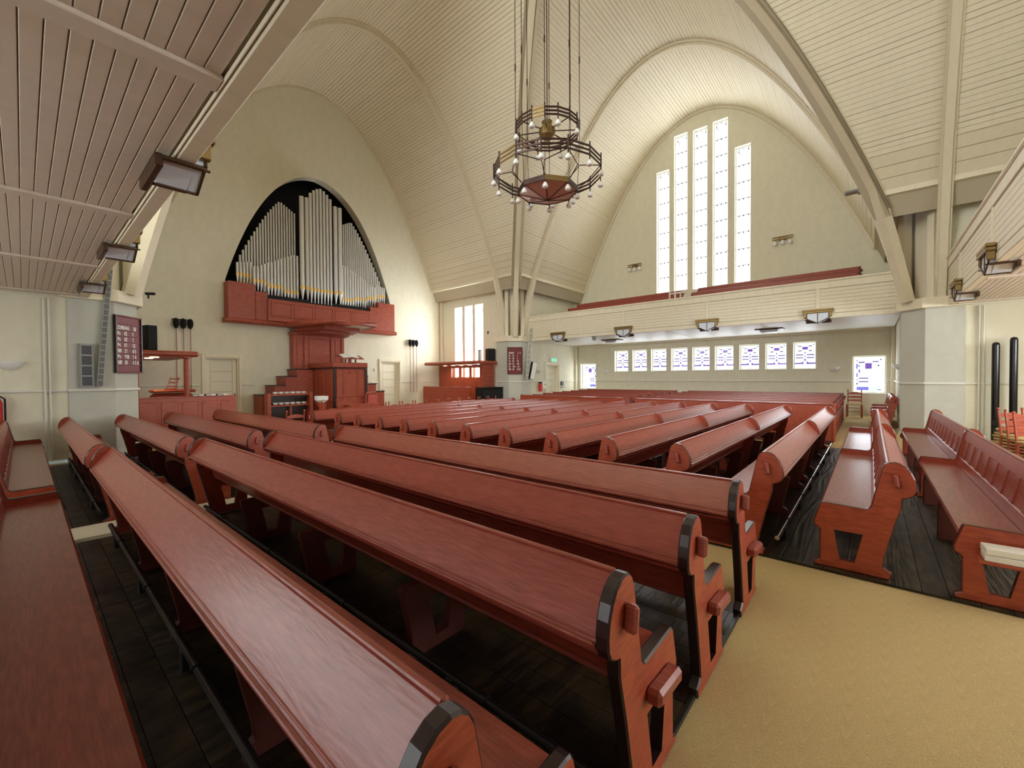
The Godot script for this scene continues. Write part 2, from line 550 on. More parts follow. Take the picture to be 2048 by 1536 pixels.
	rec.quad(Vector3(-3.6, 3.6, -DE - 0.4), Vector3(-3.6, 3.6, -DE - 1.5), Vector3(-3.6, 10.2, -DE - 1.5), Vector3(-3.6, 10.2, -DE - 0.4))
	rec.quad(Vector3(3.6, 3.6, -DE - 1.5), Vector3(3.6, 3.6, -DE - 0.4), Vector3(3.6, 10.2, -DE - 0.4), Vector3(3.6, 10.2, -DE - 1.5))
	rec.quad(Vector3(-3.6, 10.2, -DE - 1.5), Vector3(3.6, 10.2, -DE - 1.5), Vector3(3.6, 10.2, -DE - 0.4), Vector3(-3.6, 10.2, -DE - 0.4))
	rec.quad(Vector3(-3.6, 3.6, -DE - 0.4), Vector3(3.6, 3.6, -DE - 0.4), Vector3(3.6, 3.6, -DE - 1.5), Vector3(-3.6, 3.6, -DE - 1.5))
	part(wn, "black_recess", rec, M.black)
	# side walls of the arms
	var flat := func(_s): return 6.12
	for a in ["n", "e", "s", "w"]:
		for right in [true, false]:
			var holes := []
			if a == "n" and right:
				for c in [-10.235, -9.49, -8.76]: holes.append(rect_at(c, 0.55, 1.6, 5.17))
			if a == "e" and not right: holes.append(Rect2(8.84, 0.0, 1.08, 2.2))
			var where: String = {"n": "chancel", "e": "far gallery arm", "s": "right hand arm", "w": "near left arm"}[a]
			var nm: String = {"n": "wall_chancel", "e": "wall_far", "s": "wall_right", "w": "wall_left"}[a]
			var ww := arm_node(nm, a, "plastered %s side wall of the %s" % ["right hand" if right else "left hand", where], "wall")
			var s0 := -DE - 0.4 if right else 7.2
			var s1 := -7.2 if right else DE + 0.4
			part(ww, "plaster", wall_mesh(side_frame(right), s0, s1, flat, holes, 0.4, 1.0), M.wall)
	build_vault()
	build_pillars()
	build_dado()
	for a in ["e", "w", "s"]: build_gallery(a)


# ---------------------------------------------------------------- the boarded vault
func build_vault() -> void:
	var lower := 5.9
	# points of the section by arc length, from the foot of the boards up to the crown
	var pts := []                                                 # [d, y]
	var d := lower
	while d > 0.0:
		pts.append(Vector2(d, vy(d)))
		d -= 0.004
	pts.append(Vector2(0, VA))
	var acc := [0.0]
	for i in pts.size() - 1: acc.append(acc[-1] + (pts[i + 1] - pts[i]).length())
	var total: float = acc[-1]
	var at := func(s: float) -> Vector2:
		var k: int = acc.bsearch(s)
		return pts[clampi(k, 0, pts.size() - 1)]
	var edges := [0.0, 0.285, 0.57, 0.855]                         # three wide boards at the foot
	var n := int(round((total - 0.855) / 0.118))
	for i in n: edges.append(0.855 + (total - 0.855) * (i + 1) / n)
	var strip := func(m: Mb, s0: float, s1: float, side: float, gap: float) -> void:
		var a: Vector2 = at.call(s0 + gap); var b: Vector2 = at.call(maxf(s0 + gap, s1 - gap))
		var nn := Vector2(-(b.y - a.y), b.x - a.x).normalized()     # towards the room
		if nn.y > 0.0: nn = -nn
		var t := 0.022
		var p := func(v: Vector2, w: float) -> Array:
			var u := v - nn * w
			return [Vector3(u.x * side, u.y, -DE - 0.02), Vector3(u.x * side, u.y, -maxf(0.01, v.x))]
		var q := [p.call(a, 0.0), p.call(b, 0.0), p.call(b, t), p.call(a, t)]
		for f in [[0, 1], [1, 2], [3, 0]]:
			var e = q[f[0]]; var g = q[f[1]]
			if side > 0.0: m.quad(e[1], e[0], g[0], g[1])
			else: m.quad(e[0], e[1], g[1], g[0])
	for a in ["n", "e", "s", "w"]:
		for side in [1.0, -1.0]:
			var who: String = {"n": "organ arm", "e": "far gallery arm", "s": "right hand arm", "w": "near left arm"}[a]
			var c := arm_node("ceiling", a, "cream boarded vault over the %s, %s half" % [who, "right" if side > 0 else "left"], "ceiling")
			var key := "vault%s" % side
			if not cache.has(key):
				var back := Mb.new()
				for w in [0.024, 0.22]:
					var k := 40
					for i in k:
						var d0 := (lower + 0.25) * i / k; var d1 := (lower + 0.25) * (i + 1) / k
						var q := [Vector3(d0 * side, vy(d0) + w, -maxf(0.0, d0 - 0.3)), Vector3(d1 * side, vy(d1) + w, -maxf(0.0, d1 - 0.3)), Vector3(d1 * side, vy(d1) + w, -DE - 0.35), Vector3(d0 * side, vy(d0) + w, -DE - 0.35)]
						if side < 0.0: q.reverse()
						if w > 0.1: q.reverse()
						back.quad(q[0], q[1], q[2], q[3])
				cache[key] = back.mesh()
				var foot := Mb.new()                                  # lip and soffit at the foot of the boards
				var fq := [Vector2(lower - 0.03, 6.17), Vector2(lower - 0.03, 6.05), Vector2(HW + 0.05, 5.9), Vector2(HW + 0.05, 6.2)]
				for i in 4:
					var u: Vector2 = fq[i]; var v: Vector2 = fq[(i + 1) % 4]
					foot.quad(Vector3(u.x * side, u.y, -DE), Vector3(v.x * side, v.y, -DE), Vector3(v.x * side, v.y, -6.0), Vector3(u.x * side, u.y, -6.0))
				cache[key + "foot"] = foot.mesh()
				var joined := Mb.new()
				for i in range(3, edges.size() - 1): strip.call(joined, edges[i], edges[i + 1], side, 0.005)
				cache[key + "all"] = joined.mesh()
				for i in edges.size() - 1:
					var b := Mb.new()
					strip.call(b, edges[i], edges[i + 1], side, 0.006 if i > 2 else 0.009)
					cache[key + str(i)] = b.mesh()
			part(c, "shell", cache[key], M.groove)
			part(c, "foot_moulding", cache[key + "foot"], M.cream)
			for i in 3: part(c, "skirt_board", cache[key + str(i)], M.cream2)
			if a == "s" and side < 0.0 or a == "n" and side > 0.0:
				for i in range(3, edges.size() - 1): part(c, "board", cache[key + str(i)], M.cream)
			else:
				var all := part(c, "boards", cache[key + "all"], M.cream)
				all.set_meta("kind", "stuff")
	# ribs
	var line := [Vector2(6.52, 3.44), Vector2(6.36, 4.15), Vector2(6.17, 4.95), Vector2(5.97, 5.7), Vector2(5.80, 6.3)]
	for i in 23:
		var x := 5.52 * (1.0 - i / 22.0)
		line.append(Vector2(x, vy(x) - 0.05))
	var mirror := []
	for i in range(line.size() - 2, -1, -1): mirror.append(Vector2(-line[i].x, line[i].y))
	line.append_array(mirror)
	var sweep := func(m: Mb, up: float, down: float, z0: float, z1: float) -> void:
		var prev := []
		for i in line.size():
			var t: Vector2 = (line[mini(i + 1, line.size() - 1)] - line[maxi(i - 1, 0)]).normalized()
			var nn := Vector2(-t.y, t.x)                                # towards the room (line runs right to left)
			var o: Vector2 = line[i] - nn * up; var q: Vector2 = line[i] + nn * down
			var cur := [Vector3(o.x, o.y, z0), Vector3(q.x, q.y, z0), Vector3(q.x, q.y, z1), Vector3(o.x, o.y, z1)]
			if prev.size():
				for e in 4:
					var g := (e + 1) % 4
					m.quad(prev[e], prev[g], cur[g], cur[e])
			prev = cur
	var rib := Mb.new()
	sweep.call(rib, 0.14, 0.1, -RP + 0.075, -RP - 0.075)
	var bead := Mb.new()
	sweep.call(bead, 0.14, 0.03, -RP + 0.125, -RP - 0.125)
	for a in ["n", "e", "s", "w"]:
		var who: String = {"n": "organ arm", "e": "far gallery arm", "s": "right hand arm", "w": "near left arm"}[a]
		var r := arm_node("trim", a, "cream parabolic rib across the mouth of the %s" % who, "rib")
		part(r, "rib", rib.mesh() if not cache.has("rib") else cache.rib, M.cream2)
		part(r, "bead", bead.mesh(), M.cream2)
		var em := Mb.new()                                            # moulding where the vault meets the end wall
		var prev := []
		for i in 61:
			var x := 5.92 - 11.84 * i / 60.0
			var nn := Vector2(-2.0 * VB * x, -1.0).normalized()
			var o := Vector2(x, vy(x)); var q := o + nn * 0.11
			var cur := [Vector3(o.x, o.y, -DE + 0.06), Vector3(q.x, q.y, -DE + 0.06), Vector3(q.x, q.y, -DE - 0.02), Vector3(o.x, o.y, -DE - 0.02)]
			if prev.size():
				for e in 3: em.quad(prev[e], prev[e + 1], cur[e + 1], cur[e])
			prev = cur
		part(r, "wall_moulding", em, M.cream2)
	for k in 4:                                                       # groins
		var g := Mb.new()
		var sx := -1.0 if k & 1 else 1.0; var sz := -1.0 if k & 2 else 1.0
		var dg := Vector3(sx, 0, sz).normalized(); var cr := dg.cross(Vector3.UP)
		var prev := []
		var path := [Vector2(6.47, 3.44), Vector2(6.36, 3.98), Vector2(6.25, 4.5), Vector2(6.14, 5.0), Vector2(5.99, 5.65), Vector2(5.84, 6.27)]
		for i in 24: path.append(Vector2(5.6 * (1.0 - i / 23.0), vy(5.6 * (1.0 - i / 23.0)) - 0.02))
		for i in path.size():
			var t2: Vector2 = (path[mini(i + 1, path.size() - 1)] - path[maxi(i - 1, 0)])
			t2 = Vector2(-t2.x * 1.41421, t2.y).normalized()               # inwards, upwards
			var p := Vector3(sx * path[i].x, path[i].y, sz * path[i].x)
			var inw := (-dg * t2.y - Vector3.UP * t2.x)
			var cur := [p - cr * 0.11 - inw * 0.14, p - cr * 0.1 + inw * 0.07, p + cr * 0.1 + inw * 0.07, p + cr * 0.11 - inw * 0.14]
			if prev.size():
				for e in 3: g.quad(prev[e], cur[e], cur[e + 1], prev[e + 1])
			prev = cur
		var where: String = ["near the right hand pillar", "behind the camera", "over the far pillar", "over the left pillar with the hymn board"][[0, 1, 2, 3][k]]
		var o := thing("trim", "cream diagonal groin rib %s" % where, "rib", Vector3(XC, 0, ZC), 0.0, "", "structure")
		part(o, "groin_rib", g, M.cream2)


func build_pillars() -> void:
	for k in 4:
		var sx := -1.0 if k & 1 else 1.0; var sz := -1.0 if k & 2 else 1.0
		var where: String = ["on the right, behind the benches", "beside the camera", "at the far corner with a hymn board", "on the left with a hymn board"][k]
		var foot := func(lo: float, hi: float, ch: float) -> Array:
			var p := [Vector2(lo + ch, lo), Vector2(hi, lo), Vector2(hi, hi), Vector2(lo, hi), Vector2(lo, lo + ch)]
			var r := []
			for v in p: r.append(Vector2(v.x * sx, v.y * sz))
			if sx * sz < 0.0: r.reverse()
			var area := 0.0
			for i in r.size(): area += (r[i] as Vector2).cross(r[(i + 1) % r.size()])
			if area < 0.0: r.reverse()
			return r
		var o := thing("column", "plastered corner pillar %s" % where, "pillar", Vector3(XC, 0, ZC), 0.0, "", "structure")
		# outline in (x, z): turned so that w points up
		var up := func(y: float) -> Transform3D: return Transform3D(Basis(Vector3(1, 0, 0), Vector3(0, 0, 1), Vector3(0, -1, 0)), Vector3(0, y, 0))
		var body := Mb.new(); body.prism(foot.call(6.4, 7.5, 0.42), up.call(3.3), 3.55)
		part(o, "shaft", body, M.wall_low)
		var cap := Mb.new(); cap.prism(foot.call(6.3, 7.6, 0.46), up.call(3.49), 0.25, [], null, 0.012)
		part(o, "capital", cap, M.cream)
		var upper := Mb.new(); upper.prism(foot.call(6.66, 7.45, 0.30), up.call(6.2), 2.8)
		part(o, "upper_shaft", upper, M.cream2)
		var dg := Vector3(sx, 0, sz).normalized()
		var post := Mb.new()
		for e in [-1.0, 1.0]:
			post.obox(Transform3D(Basis(dg.cross(Vector3.UP), Vector3.UP, -dg), dg * 9.5 + dg.cross(Vector3.UP) * 0.36 * e + Vector3.UP * 4.85), Vector3(0.16, 2.75, 0.24), 0.01)
		part(o, "post", post, M.cream)
		var base := Mb.new(); base.prism(foot.call(6.37, 7.53, 0.43), up.call(0.12), 0.3)
		part(o, "base", base, M.pale)


# ---------------------------------------------------------------- dado rails and cornices
func build_dado() -> void:
	var y := 1.385
	var rail := func(m: Mb, s0: float, s1: float, t: Transform3D) -> void:
		m.obox(t * Transform3D(Basis.IDENTITY, Vector3((s0 + s1) / 2.0, y, 0.016)), Vector3(s1 - s0, 0.055, 0.05), 0.012)
	var spans := {
		"n": [[-6.46, -4.15], [-2.85, -2.5], [2.3, 2.7], [3.98, 6.46]],
		"e": [[-6.46, -6.2], [-5.24, 5.27], [6.24, 6.46]], "s": [[-6.46, 6.46]], "w": [[-6.46, 6.46]]}
	for a in spans:
		var m := Mb.new()
		for s in spans[a]: rail.call(m, s[0], s[1], end_frame())
		for right in [true, false]:
			var t := side_frame(right)
			var s0 := -DE if right else 7.5
			var s1 := -7.5 if right else DE
			if a == "e" and not right:
				rail.call(m, s0, 8.75, t); rail.call(m, 10.02, s1, t)
			elif a == "n" and right: rail.call(m, s0, -11.0, t)
			elif a == "n": rail.call(m, s0, s1, t)
			else: rail.call(m, s0, s1, t)
		var who: String = {"n": "chancel", "e": "arm under the far gallery", "s": "right hand arm", "w": "near left arm"}[a]
		var o := arm_node("trim", a, "pale dado rail along the walls of the %s" % who, "rail")
		part(o, "dado_rail", m, M.pale)
	var dm := Mb.new()                                                # dado rails round the pillars
	for k in 4:
		var sx := -1.0 if k & 1 else 1.0; var sz := -1.0 if k & 2 else 1.0
		var ring := [Vector2(7.5, 6.4), Vector2(6.82, 6.4), Vector2(6.4, 6.82), Vector2(6.4, 7.5)]
		for i in 3:
			var p := Vector3(XC + ring[i].x * sx, y, ZC + ring[i].y * sz); var q := Vector3(XC + ring[i + 1].x * sx, y, ZC + ring[i + 1].y * sz)
			var dir := (q - p).normalized()
			dm.obox(Transform3D(Basis(dir, Vector3.UP, dir.cross(Vector3.UP)), (p + q) / 2.0), Vector3((q - p).length() + 0.03, 0.055, 0.07), 0.01)
	var dp := thing("trim", "pale dado rail round the corner pillars", "rail", Vector3.ZERO, 0.0, "", "structure")
	part(dp, "dado_rail", dm, M.pale)
	# corner posts and cornices below the vault
	for a in ["n", "e"]:
		var m := Mb.new()
		for sg in [-1.0, 1.0]:
			m.obox(Transform3D(Basis.IDENTITY, Vector3(sg * (HW - 0.06), 3.0, -DE + 0.12)), Vector3(0.12, 6.0, 0.16), 0.015)
			m.obox(Transform3D(Basis.IDENTITY, Vector3(sg * (HW - 0.05), 5.98, -9.55)), Vector3(0.12, 0.1, 4.2), 0.015)
		var o := arm_node("trim", a, "cream corner posts and cornice of the %s" % ("chancel" if a == "n" else "far gallery arm"), "trim")
		part(o, "corner_post", m, M.cream2)


# ---------------------------------------------------------------- galleries
func build_gallery(a: String) -> void:
	var who: String = {"e": "far gallery", "w": "near left gallery", "s": "right hand gallery"}[a]
	var o := arm_node("gallery", a, "boarded cream balcony front and soffit of the %s" % who, "gallery")
	var hw := HW - 0.02
	var m := Mb.new()                                                # floor of the gallery, stepped
	m.box(Vector3(-hw, 3.33, -DE), Vector3(hw, 3.55, -GD - 0.12))
	if a == "e":
		for i in 3: m.box(Vector3(-hw, 3.55, -DE), Vector3(hw, 3.68 + 0.28 * i, -GD - 0.35 - 0.82 * i))
	part(o, "deck", m, M.cream2)
	# the front: beam, boards, battens, rail
	part(o, "beam", bev(Vector3(0, 3.33, -GD - 0.06), Vector3(hw * 2, 0.14, 0.12), 0.01), M.cream)
	var backing := bx(Vector3(-hw, 3.38, -GD - 0.11), Vector3(hw, 4.3, -GD - 0.035))
	part(o, "backing", backing, M.groove)
	var cuts := [-hw, -4.61, -1.54, 1.54, 4.61, hw]
	var nb := 7
	var h0 := 3.41; var h1 := 4.13
	for i in 5:
		for j in nb:
			var y0 := h0 + (h1 - h0) * j / nb; var y1 := h0 + (h1 - h0) * (j + 1) / nb
			var k := "pb%d" % [0, 1, 1, 1, 0][i]
			var x0: float = cuts[i] + (0.055 if i > 0 else 0.0); var x1: float = cuts[i + 1] - (0.055 if i < 4 else 0.0)
			part(o, "parapet_board", bev(Vector3((x0 + x1) / 2, (y0 + y1) / 2, -GD - 0.02), Vector3(x1 - x0, y1 - y0 - 0.004, 0.034), 0.004), M.cream)
	for i in 4: part(o, "batten", bev(Vector3(cuts[i + 1], 3.78, -GD - 0.012), Vector3(0.11, 0.72, 0.045), 0.006), M.cream)
	part(o, "top_band", bev(Vector3(0, 4.235, -GD - 0.035), Vector3(hw * 2, 0.2, 0.11), 0.008), M.cream)
	part(o, "hand_rail", bev(Vector3(0, 4.36, -GD - 0.06), Vector3(hw * 2, 0.07, 0.22), 0.02), M.cream)
	# soffit
	if a == "e":
		var sf := Mb.new()
		var seg := [-hw, -3.08, 0.0, 3.08, hw]
		for i in 4: sf.box(Vector3(seg[i] + 0.02, 3.27, -DE + 0.02), Vector3(seg[i + 1] - 0.02, 3.33, -GD - 0.13))
		part(o, "soffit_panel", sf, M.white)
		for i in 3: part(o, "soffit_batten", bx(Vector3(seg[i + 1] - 0.02, 3.262, -DE + 0.02), Vector3(seg[i + 1] + 0.02, 3.3, -GD - 0.13)), M.cream2)
		part(o, "cornice", bev(Vector3(0, 3.24, -DE + 0.05), Vector3(hw * 2, 0.09, 0.1), 0.02), M.cream2)
		return
	part(o, "bead", bev(Vector3(0, 3.28, -GD - 0.132), Vector3(hw * 2, 0.026, 0.014), 0.005), M.cream)
	var bat := [-6.2, -2.96, 0.0, 3.0, 6.2]
	for b in bat: part(o, "soffit_batten", bev(Vector3(b, 3.285, -(GD + DE) / 2 - 0.06), Vector3(0.15, 0.034, DE - GD - 0.16), 0.006), M.soffit)
	part(o, "soffit_backing", bx(Vector3(-hw, 3.318, -DE), Vector3(hw, 3.34, -GD - 0.14)), M.groove)
	var far := Mb.new()
	for i in range(0, 54):
		var z1 := -GD - 0.15 - 0.0822 * i
		var z0 := z1 - 0.0822
		if z0 < -DE: break
		for j in 4:
			var b := bev(Vector3((bat[j] + bat[j + 1]) / 2, 3.305, (z0 + z1) / 2), Vector3(bat[j + 1] - bat[j] - 0.15, 0.026, 0.0785), 0.004)
			if i < 16: part(o, "soffit_board", b, M.soffit)
			else:
				far.v.append_array(b.v); far.n.append_array(b.n)
	var fp := part(o, "soffit_boards", far, M.soffit)
	fp.set_meta("kind", "stuff")

# ---------------------------------------------------------------- windows and doors
func daylight(parent: Node3D, c: Vector3, w: float, h: float, e: float, turn: Vector3, col := Color(0.93, 0.97, 1.0)) -> void:
	var l := AreaLight3D.new()
	l.name = "daylight"
	l.area_size = Vector2(w, h)
	l.area_normalize_energy = false
	l.light_energy = e
	l.light_color = col
	l.area_range = 60.0
	l.shadow_enabled = true
	l.position = c
	l.rotation = turn
	parent.add_child(l, true)

# a window in the frame t (along, up, inwards); the opening is r; bits: [x0, y0, x1, y1, material] in parts of the glass, y downwards
func window(t: Transform3D, parent_arm: String, r: Rect2, label: String, bits: Array, bars: int, e: float, glass: Material, dots := false) -> void:
	var o := thing("window_%d" % (int(seen.get("windows", 0)) + 1), label, "window", Vector3(XC, 0, ZC), arm_turn(parent_arm), "", "structure")
	seen["windows"] = int(seen.get("windows", 0)) + 1
	var g := 0.2
	var f := Mb.new()
	var x0 := r.position.x; var x1 := r.end.x; var y0 := r.position.y; var y1 := r.end.y
	var fr := 0.035
	for q in [[x0, y0, x0 + fr, y1], [x1 - fr, y0, x1, y1], [x0 + fr, y0, x1 - fr, y0 + fr], [x0 + fr, y1 - fr, x1 - fr, y1]]:
		f.obox(t * Transform3D(Basis.IDENTITY, Vector3((q[0] + q[2]) / 2, (q[1] + q[3]) / 2, -g + 0.01)), Vector3(q[2] - q[0], q[3] - q[1], 0.06), 0.005)
	part(o, "frame", f, M.pale)
	var sill := Mb.new()
	sill.obox(t * Transform3D(Basis.IDENTITY, Vector3((x0 + x1) / 2, y0 - 0.012, -0.09)), Vector3(x1 - x0 + 0.02, 0.03, 0.22), 0.008)
	part(o, "sill", sill, M.pale)
	var ax := x0 + fr; var bx1 := x1 - fr; var ay := y0 + fr; var by := y1 - fr
	var lead := Mb.new()
	for i in bars + 1:
		var ya := ay + (by - ay) * i / (bars + 1); var yb := ay + (by - ay) * (i + 1) / (bars + 1)
		var p := Mb.new()
		p.obox(t * Transform3D(Basis.IDENTITY, Vector3((ax + bx1) / 2, (ya + yb) / 2, -g)), Vector3(bx1 - ax, yb - ya, 0.008))
		part(o, "pane", p, glass)
		if i < bars: lead.obox(t * Transform3D(Basis.IDENTITY, Vector3((ax + bx1) / 2, yb, -g + 0.012)), Vector3(bx1 - ax, 0.022, 0.014))
		if dots:
			for c in [[0.18, 0.03], [0.5, 0.03], [0.86, 0.03]]:
				lead.obox(t * Transform3D(Basis.IDENTITY, Vector3(lerpf(ax, bx1, c[0]), yb - 0.035, -g + 0.01)), Vector3(0.05, 0.045, 0.012))
	for b in bits:
		var q := Mb.new()
		var u0 := lerpf(ax, bx1, b[0]); var u1 := lerpf(ax, bx1, b[2]); var v1 := lerpf(by, ay, b[1]); var v0 := lerpf(by, ay, b[3])
		q.obox(t * Transform3D(Basis.IDENTITY, Vector3((u0 + u1) / 2, (v0 + v1) / 2, -g + 0.006)), Vector3(u1 - u0, v1 - v0, 0.008))
		part(o, "stained_pane", q, b[4])
		if u1 - u0 > 0.12:
			for s in [[u0, u1, v0], [u0, u1, v1]]: lead.obox(t * Transform3D(Basis.IDENTITY, Vector3((s[0] + s[1]) / 2, s[2], -g + 0.012)), Vector3(s[1] - s[0], 0.008, 0.01))
	if lead.v.size(): part(o, "lead", lead, M.lead)
	var tr := t * Transform3D(Basis(Vector3.UP, PI), Vector3((x0 + x1) / 2, (y0 + y1) / 2, -g + 0.05))
	var l := AreaLight3D.new()
	l.name = "daylight"
	l.area_size = Vector2(bx1 - ax, by - ay)
	l.area_normalize_energy = false
	l.light_energy = e
	l.light_color = Color(0.94, 0.97, 1.0)
	l.area_range = 60.0
	l.shadow_enabled = true
	l.transform = tr
	o.add_child(l, true)

func build_windows() -> void:
	var tf := end_frame()
	var ord := ["leftmost, short one", "second from the left", "middle one", "fourth from the left", "rightmost, short one"]
	for i in 5:
		var w = TALL[i]
		var r := rect_at(w[0], 0.6, w[1], w[2])
		var bits := []
		for b in [[0.1, 0.015, 0.19, 0.03], [0.22, 0.035, 0.28, 0.045], [0.8, 0.012, 0.88, 0.026]]: bits.append(b + [M.slate])
		window(tf, "e", r, "tall narrow bright window over the far gallery, %s of five" % ord[i], bits, 9 if i % 4 else 7, DAY_E, M.day, true)
		window(tf, "s", r, "tall narrow window of the right hand arm, %s" % ord[i], [], 8, DAY_S, M.day)
		window(tf, "w", r, "tall narrow window over the near left gallery, %s" % ord[i], [], 8, DAY_W, M.day)
	for a in ["s", "w"]:
		for i in 9:
			window(tf, a, rect_at(LOW_X[i], 0.73, 1.85, 2.90), "low plain window under the %s gallery, one of nine behind the camera" % ("right hand" if a == "s" else "near left"), [], 0, DAY_NEAR_S if a == "s" else DAY_NEAR_W, M.day)
	# the nine low windows under the far gallery
	for i in 9:
		var c: Material = [M.mauve, M.mauve, M.day, M.mauve, M.mauve, M.mauve, M.violet, M.violet, M.violet][i]
		var bar: Material = M.mauve if i % 2 else M.violet
		var bits := [
			[0.06, 0.055, 0.14, 0.085, M.slate], [0.86, 0.055, 0.94, 0.085, M.slate],
			[0.16, 0.105, 0.33, 0.14, M.slate], [0.67, 0.105, 0.84, 0.14, M.slate], [0.36, 0.155, 0.64, 0.255, c],
			[0.16, 0.29, 0.33, 0.325, M.slate], [0.67, 0.29, 0.84, 0.325, M.slate], [0.46, 0.35, 0.54, 0.42, M.mauve],
			[0.05, 0.45, 0.42, 0.485, bar], [0.58, 0.45, 0.95, 0.485, bar], [0.46, 0.51, 0.54, 0.545, M.slate],
			[0.05, 0.57, 0.42, 0.60, bar], [0.58, 0.57, 0.95, 0.60, bar], [0.45, 0.615, 0.55, 0.715, M.mauve],
			[0.34, 0.735, 0.43, 0.785, M.mauve], [0.57, 0.735, 0.66, 0.785, M.mauve], [0.0, 0.785, 0.43, 0.835, M.violet], [0.57, 0.785, 1.0, 0.835, bar]]
		var nth: String = ["leftmost", "second from the left", "third from the left", "fourth from the left", "middle one", "sixth from the left", "third from the right", "second from the right", "rightmost"][i]
		window(tf, "e", rect_at(LOW_X[i], 0.73, 1.85, 2.90), "low stained glass window with violet bars under the far gallery, %s of nine" % nth, bits, 0, DAY_LOW, M.day_cool)
	var big := [
		[0.085, 0.085, 0.13, 0.115, M.slate], [0.155, 0.135, 0.36, 0.165, M.violet], [0.61, 0.125, 0.81, 0.15, M.violet], [0.85, 0.065, 0.9, 0.1, M.slate],
		[0.375, 0.18, 0.59, 0.335, M.violet], [0.075, 0.185, 0.13, 0.335, M.blue], [0.14, 0.235, 0.2, 0.27, M.slate], [0.78, 0.225, 0.83, 0.27, M.slate],
		[0.16, 0.35, 0.205, 0.45, M.violet], [0.085, 0.46, 0.135, 0.575, M.blue], [0.16, 0.595, 0.485, 0.62, M.violet], [0.09, 0.64, 0.135, 0.665, M.slate],
		[0.16, 0.695, 0.485, 0.72, M.violet], [0.085, 0.74, 0.135, 0.79, M.slate], [0.095, 0.86, 0.49, 0.945, M.blue], [0.55, 0.89, 0.77, 0.95, M.mint],
		[0.50, 0.53, 0.61, 0.68, M.mint], [0.70, 0.7, 0.84, 0.8, M.mint], [0.84, 0.35, 0.91, 0.45, M.mint], [0.77, 0.92, 0.9, 0.945, M.slate]]
	var left := []
	for b in big: left.append([1.0 - b[2], b[1], 1.0 - b[0], b[3], b[4]])
	window(tf, "e", rect_at(-5.72, 0.92, 0.97, 2.29), "larger stained glass window with a violet square in the far left corner", left, 0, DAY_LOW, M.day_cool)
	window(tf, "e", rect_at(5.76, 0.92, 0.95, 2.29), "larger stained glass window with a violet square behind the ladder back chair", big, 0, DAY_LOW, M.day_cool)
	for i in 3:
		var c: float = [-10.235, -9.49, -8.76][i]
		window(side_frame(true), "n", rect_at(c, 0.6, 1.6, 5.17), "tall clear window over the right hand elders' stall, %s" % ["left of three", "middle of three", "right of three"][i],
			[[0.62, 0.045, 0.88, 0.085, M.mauve], [0.3, 0.02, 0.4, 0.035, M.mauve], [0.12, 0.285, 0.2, 0.3, M.slate], [0.7, 0.28, 0.78, 0.3, M.slate], [0.7, 0.53, 0.78, 0.545, M.slate]], 3, DAY_N, M.day)

func panel_door(o: Node3D, t: Transform3D, s0: float, s1: float, y1: float, depth: float, handle_left: bool, panels := 6) -> void:
	var fr := Mb.new()
	for q in [[s0 - 0.1, 0.0, s0, y1 + 0.13], [s1, 0.0, s1 + 0.1, y1 + 0.13], [s0, y1, s1, y1 + 0.13]]:
		fr.obox(t * Transform3D(Basis.IDENTITY, Vector3((q[0] + q[2]) / 2, (q[1] + q[3]) / 2, 0.02)), Vector3(q[2] - q[0], q[3] - q[1], 0.06), 0.012)
	for q in [[s0, 0.0, s0 + 0.04, y1], [s1 - 0.04, 0.0, s1, y1], [s0 + 0.04, y1 - 0.04, s1 - 0.04, y1]]:
		fr.obox(t * Transform3D(Basis.IDENTITY, Vector3((q[0] + q[2]) / 2, (q[1] + q[3]) / 2, -depth / 2)), Vector3(q[2] - q[0], q[3] - q[1], depth), 0.006)
	part(o, "frame", fr, M.cream)
	var leaf := Mb.new()
	leaf.obox(t * Transform3D(Basis.IDENTITY, Vector3((s0 + s1) / 2, y1 / 2, -depth - 0.02)), Vector3(s1 - s0 - 0.02, y1 - 0.02, 0.04))
	for q in [[s0 + 0.04, s0 + 0.17], [s1 - 0.17, s1 - 0.04]]:
		leaf.obox(t * Transform3D(Basis.IDENTITY, Vector3((q[0] + q[1]) / 2, y1 / 2, -depth + 0.012)), Vector3(q[1] - q[0], y1 - 0.06, 0.024), 0.005)
	part(o, "leaf", leaf, M.door)
	for i in panels:
		var h := (y1 - 0.3) / panels
		var p := Mb.new()
		p.obox(t * Transform3D(Basis.IDENTITY, Vector3((s0 + s1) / 2, 0.16 + h * (i + 0.5), -depth + 0.01)), Vector3(s1 - s0 - 0.35, h - 0.018, 0.022), 0.009)
		part(o, "panel", p, M.door)
	var hd := Mb.new()
	var hx := s0 + 0.11 if handle_left else s1 - 0.11
	hd.obox(t * Transform3D(Basis.IDENTITY, Vector3(hx, 1.05, -depth + 0.03)), Vector3(0.035, 0.22, 0.012), 0.004)
	hd.obox(t * Transform3D(Basis.IDENTITY, Vector3(hx + (0.05 if handle_left else -0.05), 1.1, -depth + 0.07)), Vector3(0.12, 0.018, 0.018), 0.004)
	part(o, "handle", hd, M.dark_metal)

